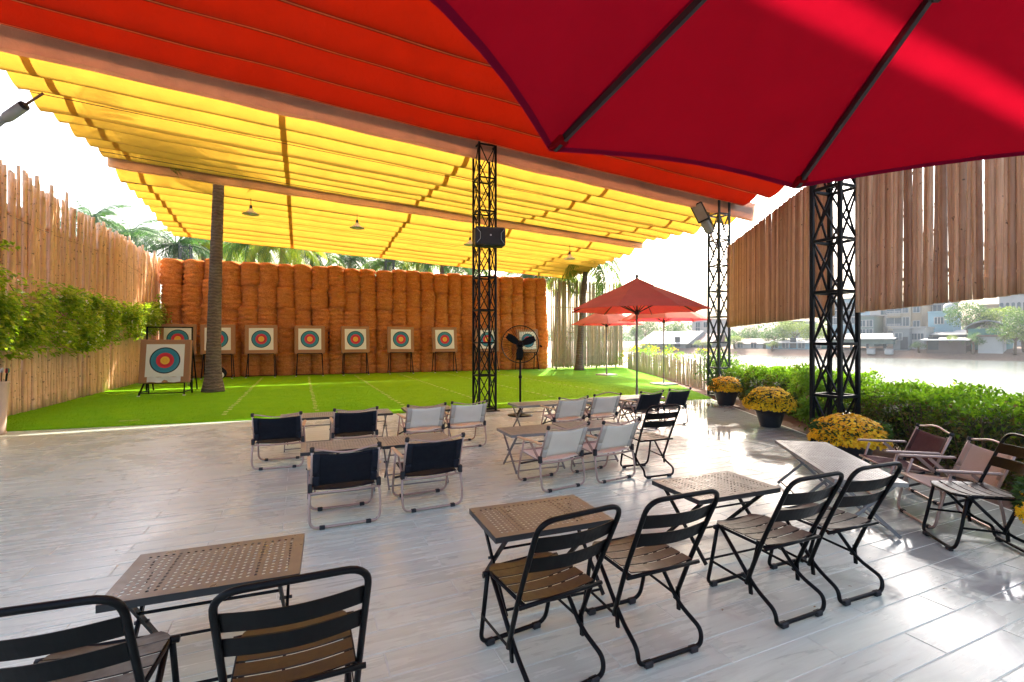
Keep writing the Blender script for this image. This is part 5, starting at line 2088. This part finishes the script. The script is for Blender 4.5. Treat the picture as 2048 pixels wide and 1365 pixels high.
house(1532, 1622, 677, 2.5, 'long pale blue low house left of the near truss', 'h_blue', 'house', 'shed', 'h_roof', 7, wins=((.2, .55, 1.4, 1.3), (.45, .55, 1.2, 1.3), (.8, .55, 1.2, 1.3)), door=(.62, 1.1, 2.0), rh=.9)
house(1618, 1658, 676, 4, 'teal low house directly behind the near truss', 'h_teal', 'house', 'shed', 'h_roof', 7, wins=((.4, .55, 1.4, 1.3),), rh=.9)
house(1466, 1526, 678, 3, 'low white house with rusty roof right of the far truss', 'h_white', 'house', 'gable', 'h_rust', 7, wins=((.25, .55, 1.2, 1.2), (.7, .55, 1.2, 1.2)), rh=1.0)
house(1284, 1372, 663, 2, 'grey waterside house with broad pale roof behind the parasol pole', 'h_grey', 'house', 'gable', 'h_roof', 12, wins=((.3, .5, 1.6, 1.5), (.65, .5, 1.6, 1.5)), door=(.82, 1.4, 2.4), rh=3.0, over=1.0)
house(1374, 1422, 668, 4, 'low house with reddish roof left of the far truss', 'h_grey', 'house', 'gable', 'h_rust', 9, wins=((.4, .5, 1.6, 1.4),), rh=2.0)
house(1384, 1424, 640, 26, 'hazy white block far behind left of the far truss', 'h_white', 'building', 'flat', 'h_white', 10, wins=((.3, .8, 1.4, 1.5), (.7, .8, 1.4, 1.5), (.3, .6, 1.4, 1.5)), cat='building')
house(1560, 1600, 645, 30, 'hazy grey block behind the pale blue low house', 'h_grey', 'building', 'flat', 'h_grey', 10, wins=((.3, .85, 1.4, 1.5), (.7, .85, 1.4, 1.5)), cat='building')
house(1655, 1715, 600, 34, 'tall hazy glass block seen through the near truss', 'h_blue', 'apartment_block', 'flat', 'h_grey', 10, wins=tuple((u, v, 2.0, 1.6) for u in (.2, .5, .8) for v in (.55, .7, .85)), cat='building')


def crown_mesh(k, mat, n=2600):
    rr = random.Random(700 + k)
    b = MB()
    lum = []
    for _ in range(22):
        a = rr.uniform(0, 6.28)
        z = rr.uniform(-.5, .85)
        q_ = math.sqrt(1 - z * z) * rr.uniform(.4, .8)
        lum.append((Vector((q_ * math.cos(a), q_ * math.sin(a), z * .75)), rr.uniform(.2, .38)))
    for i in range(n):
        c_, s_ = rr.choice(lum)
        d = Vector((rr.gauss(0, 1), rr.gauss(0, 1), rr.gauss(0, 1))).normalized()
        p = c_ + d * s_ * rr.random() ** .35
        l = rr.uniform(.045, .10)
        b.leaf(p, (d + Vector((rr.uniform(-1, 1), rr.uniform(-1, 1), rr.uniform(-1, .6))) * .8), d, l, l * .7)
    return b.mesh('crown', mat)


crowns = [crown_mesh(0, MT['tree_leaf']), crown_mesh(1, MT['tree_leaf']), crown_mesh(2, MT['tree_leaf2']), crown_mesh(3, MT['tree_leaf2'])]
TR_ = [  # px, top y, half width px, off, crown, label
    (1935, 604, 42, 9, 0, 'round dark tree left of the arched pavilion on the far bank'),
    (2012, 612, 42, 9, 2, 'broad pale green tree above the arched pavilion'),
    (2050, 622, 48, 2.5, 1, 'large tree at the right edge of the far bank'),
    (2030, 655, 26, 1.0, 3, 'bushy tree at the water right of the white kiosk'),
    (1945, 668, 20, 1.0, 1, 'dark bush at the water left of the white kiosk'),
    (1905, 672, 12, 1.2, 3, 'small bush in front of the wooden hut'),
    (1838, 686, 16, 1.2, 1, 'low bush at the bank beside the wooden hut'),
    (1590, 640, 36, 7, 2, 'pale feathery tree above the pale blue low house'),
    (1548, 655, 28, 5, 0, 'hazy tree left of the pale blue low house'),
    (1628, 648, 26, 8, 3, 'pale tree just left of the near truss'),
    (1500, 655, 28, 10, 1, 'dark hazy tree behind the rusty roofed house'),
    (1470, 672, 20, 2, 2, 'small tree at the bank right of the far truss'),
    (1545, 684, 14, 1, 3, 'small green bush at the bank by the pale blue house'),
    (1290, 640, 30, 14, 0, 'hazy tree behind the broad roofed waterside house'),
    (1345, 645, 34, 16, 1, 'hazy spreading tree behind the parasol pole'),
    (1405, 682, 20, 1.5, 3, 'bushy tree at the bank left of the far truss'),
    (1272, 655, 16, 4, 1, 'hazy tree at the left end of the far bank'),
]
for i, (px_, ty, hw, off, ci, lb) in enumerate(TR_):
    p, d = bank_at(px_, off)
    rw = hw * d / F_PX
    ztop = EYE - (ty - CYP) * d / F_PX
    ch = min(rw * 1.5, ztop * .92)
    t = thing('broadleaf_tree', lb, 'tree', (p.x, p.y, .1), i * 1.3)
    place('crown', crowns[ci], t, (0, 0, ztop - ch * .5), None, (rw * 1.05, rw * 1.05, ch * .58))
    zc = ztop - ch * .5
    tr = MB().tube([(0, 0, -.5), (.08 * rw, 0, zc * .5), (0, .06 * rw, zc)], [.07 * rw + .08, .05 * rw + .06, .03 * rw + .03], 7)
    for q in range(4):
        a = q * 1.6 + i
        tr.tube([(.03 * rw, 0, zc * .7), (rw * .5 * math.cos(a), rw * .5 * math.sin(a), zc + ch * .15)], [.03 * rw + .04, .02], 5)
    tr.obj('trunk', MT['twig'], t, True)
# far wooded skyline
fw = MB()
for k in range(9000):
    s = random.uniform(-260, 130)
    of = random.uniform(60, 95)
    p = bank_pt(s, of)
    h_ = 5 + 2.5 * math.sin(s * .13) + 1.6 * math.sin(s * .41 + 1)
    p.z = 1.0 + h_ * random.random() ** .6
    fw.leaf(p, rdir(), rdir(), random.uniform(.7, 1.5), random.uniform(.5, 1.0))
tag(fw.obj('distant_wood', MT['tree_leaf']), 'hazy belt of trees behind the far bank houses', 'trees', kind='stuff')

# ================================================================== HAZE
hz = MB()
hz.box((60, 60, 18.25), (700, 700, 43.5))
hm = Mat('haze')
pv = hm.node('ShaderNodeVolumePrincipled')
pv.inputs['Color'].default_value = (.86, .94, 1.0, 1)
pv.inputs['Density'].default_value = .00045
pv.inputs['Anisotropy'].default_value = .1
hm.link(pv.outputs[0], hm.out.inputs['Volume'])
ho = hz.obj('haze', hm.m)
tag(ho, None, None, kind='stuff')
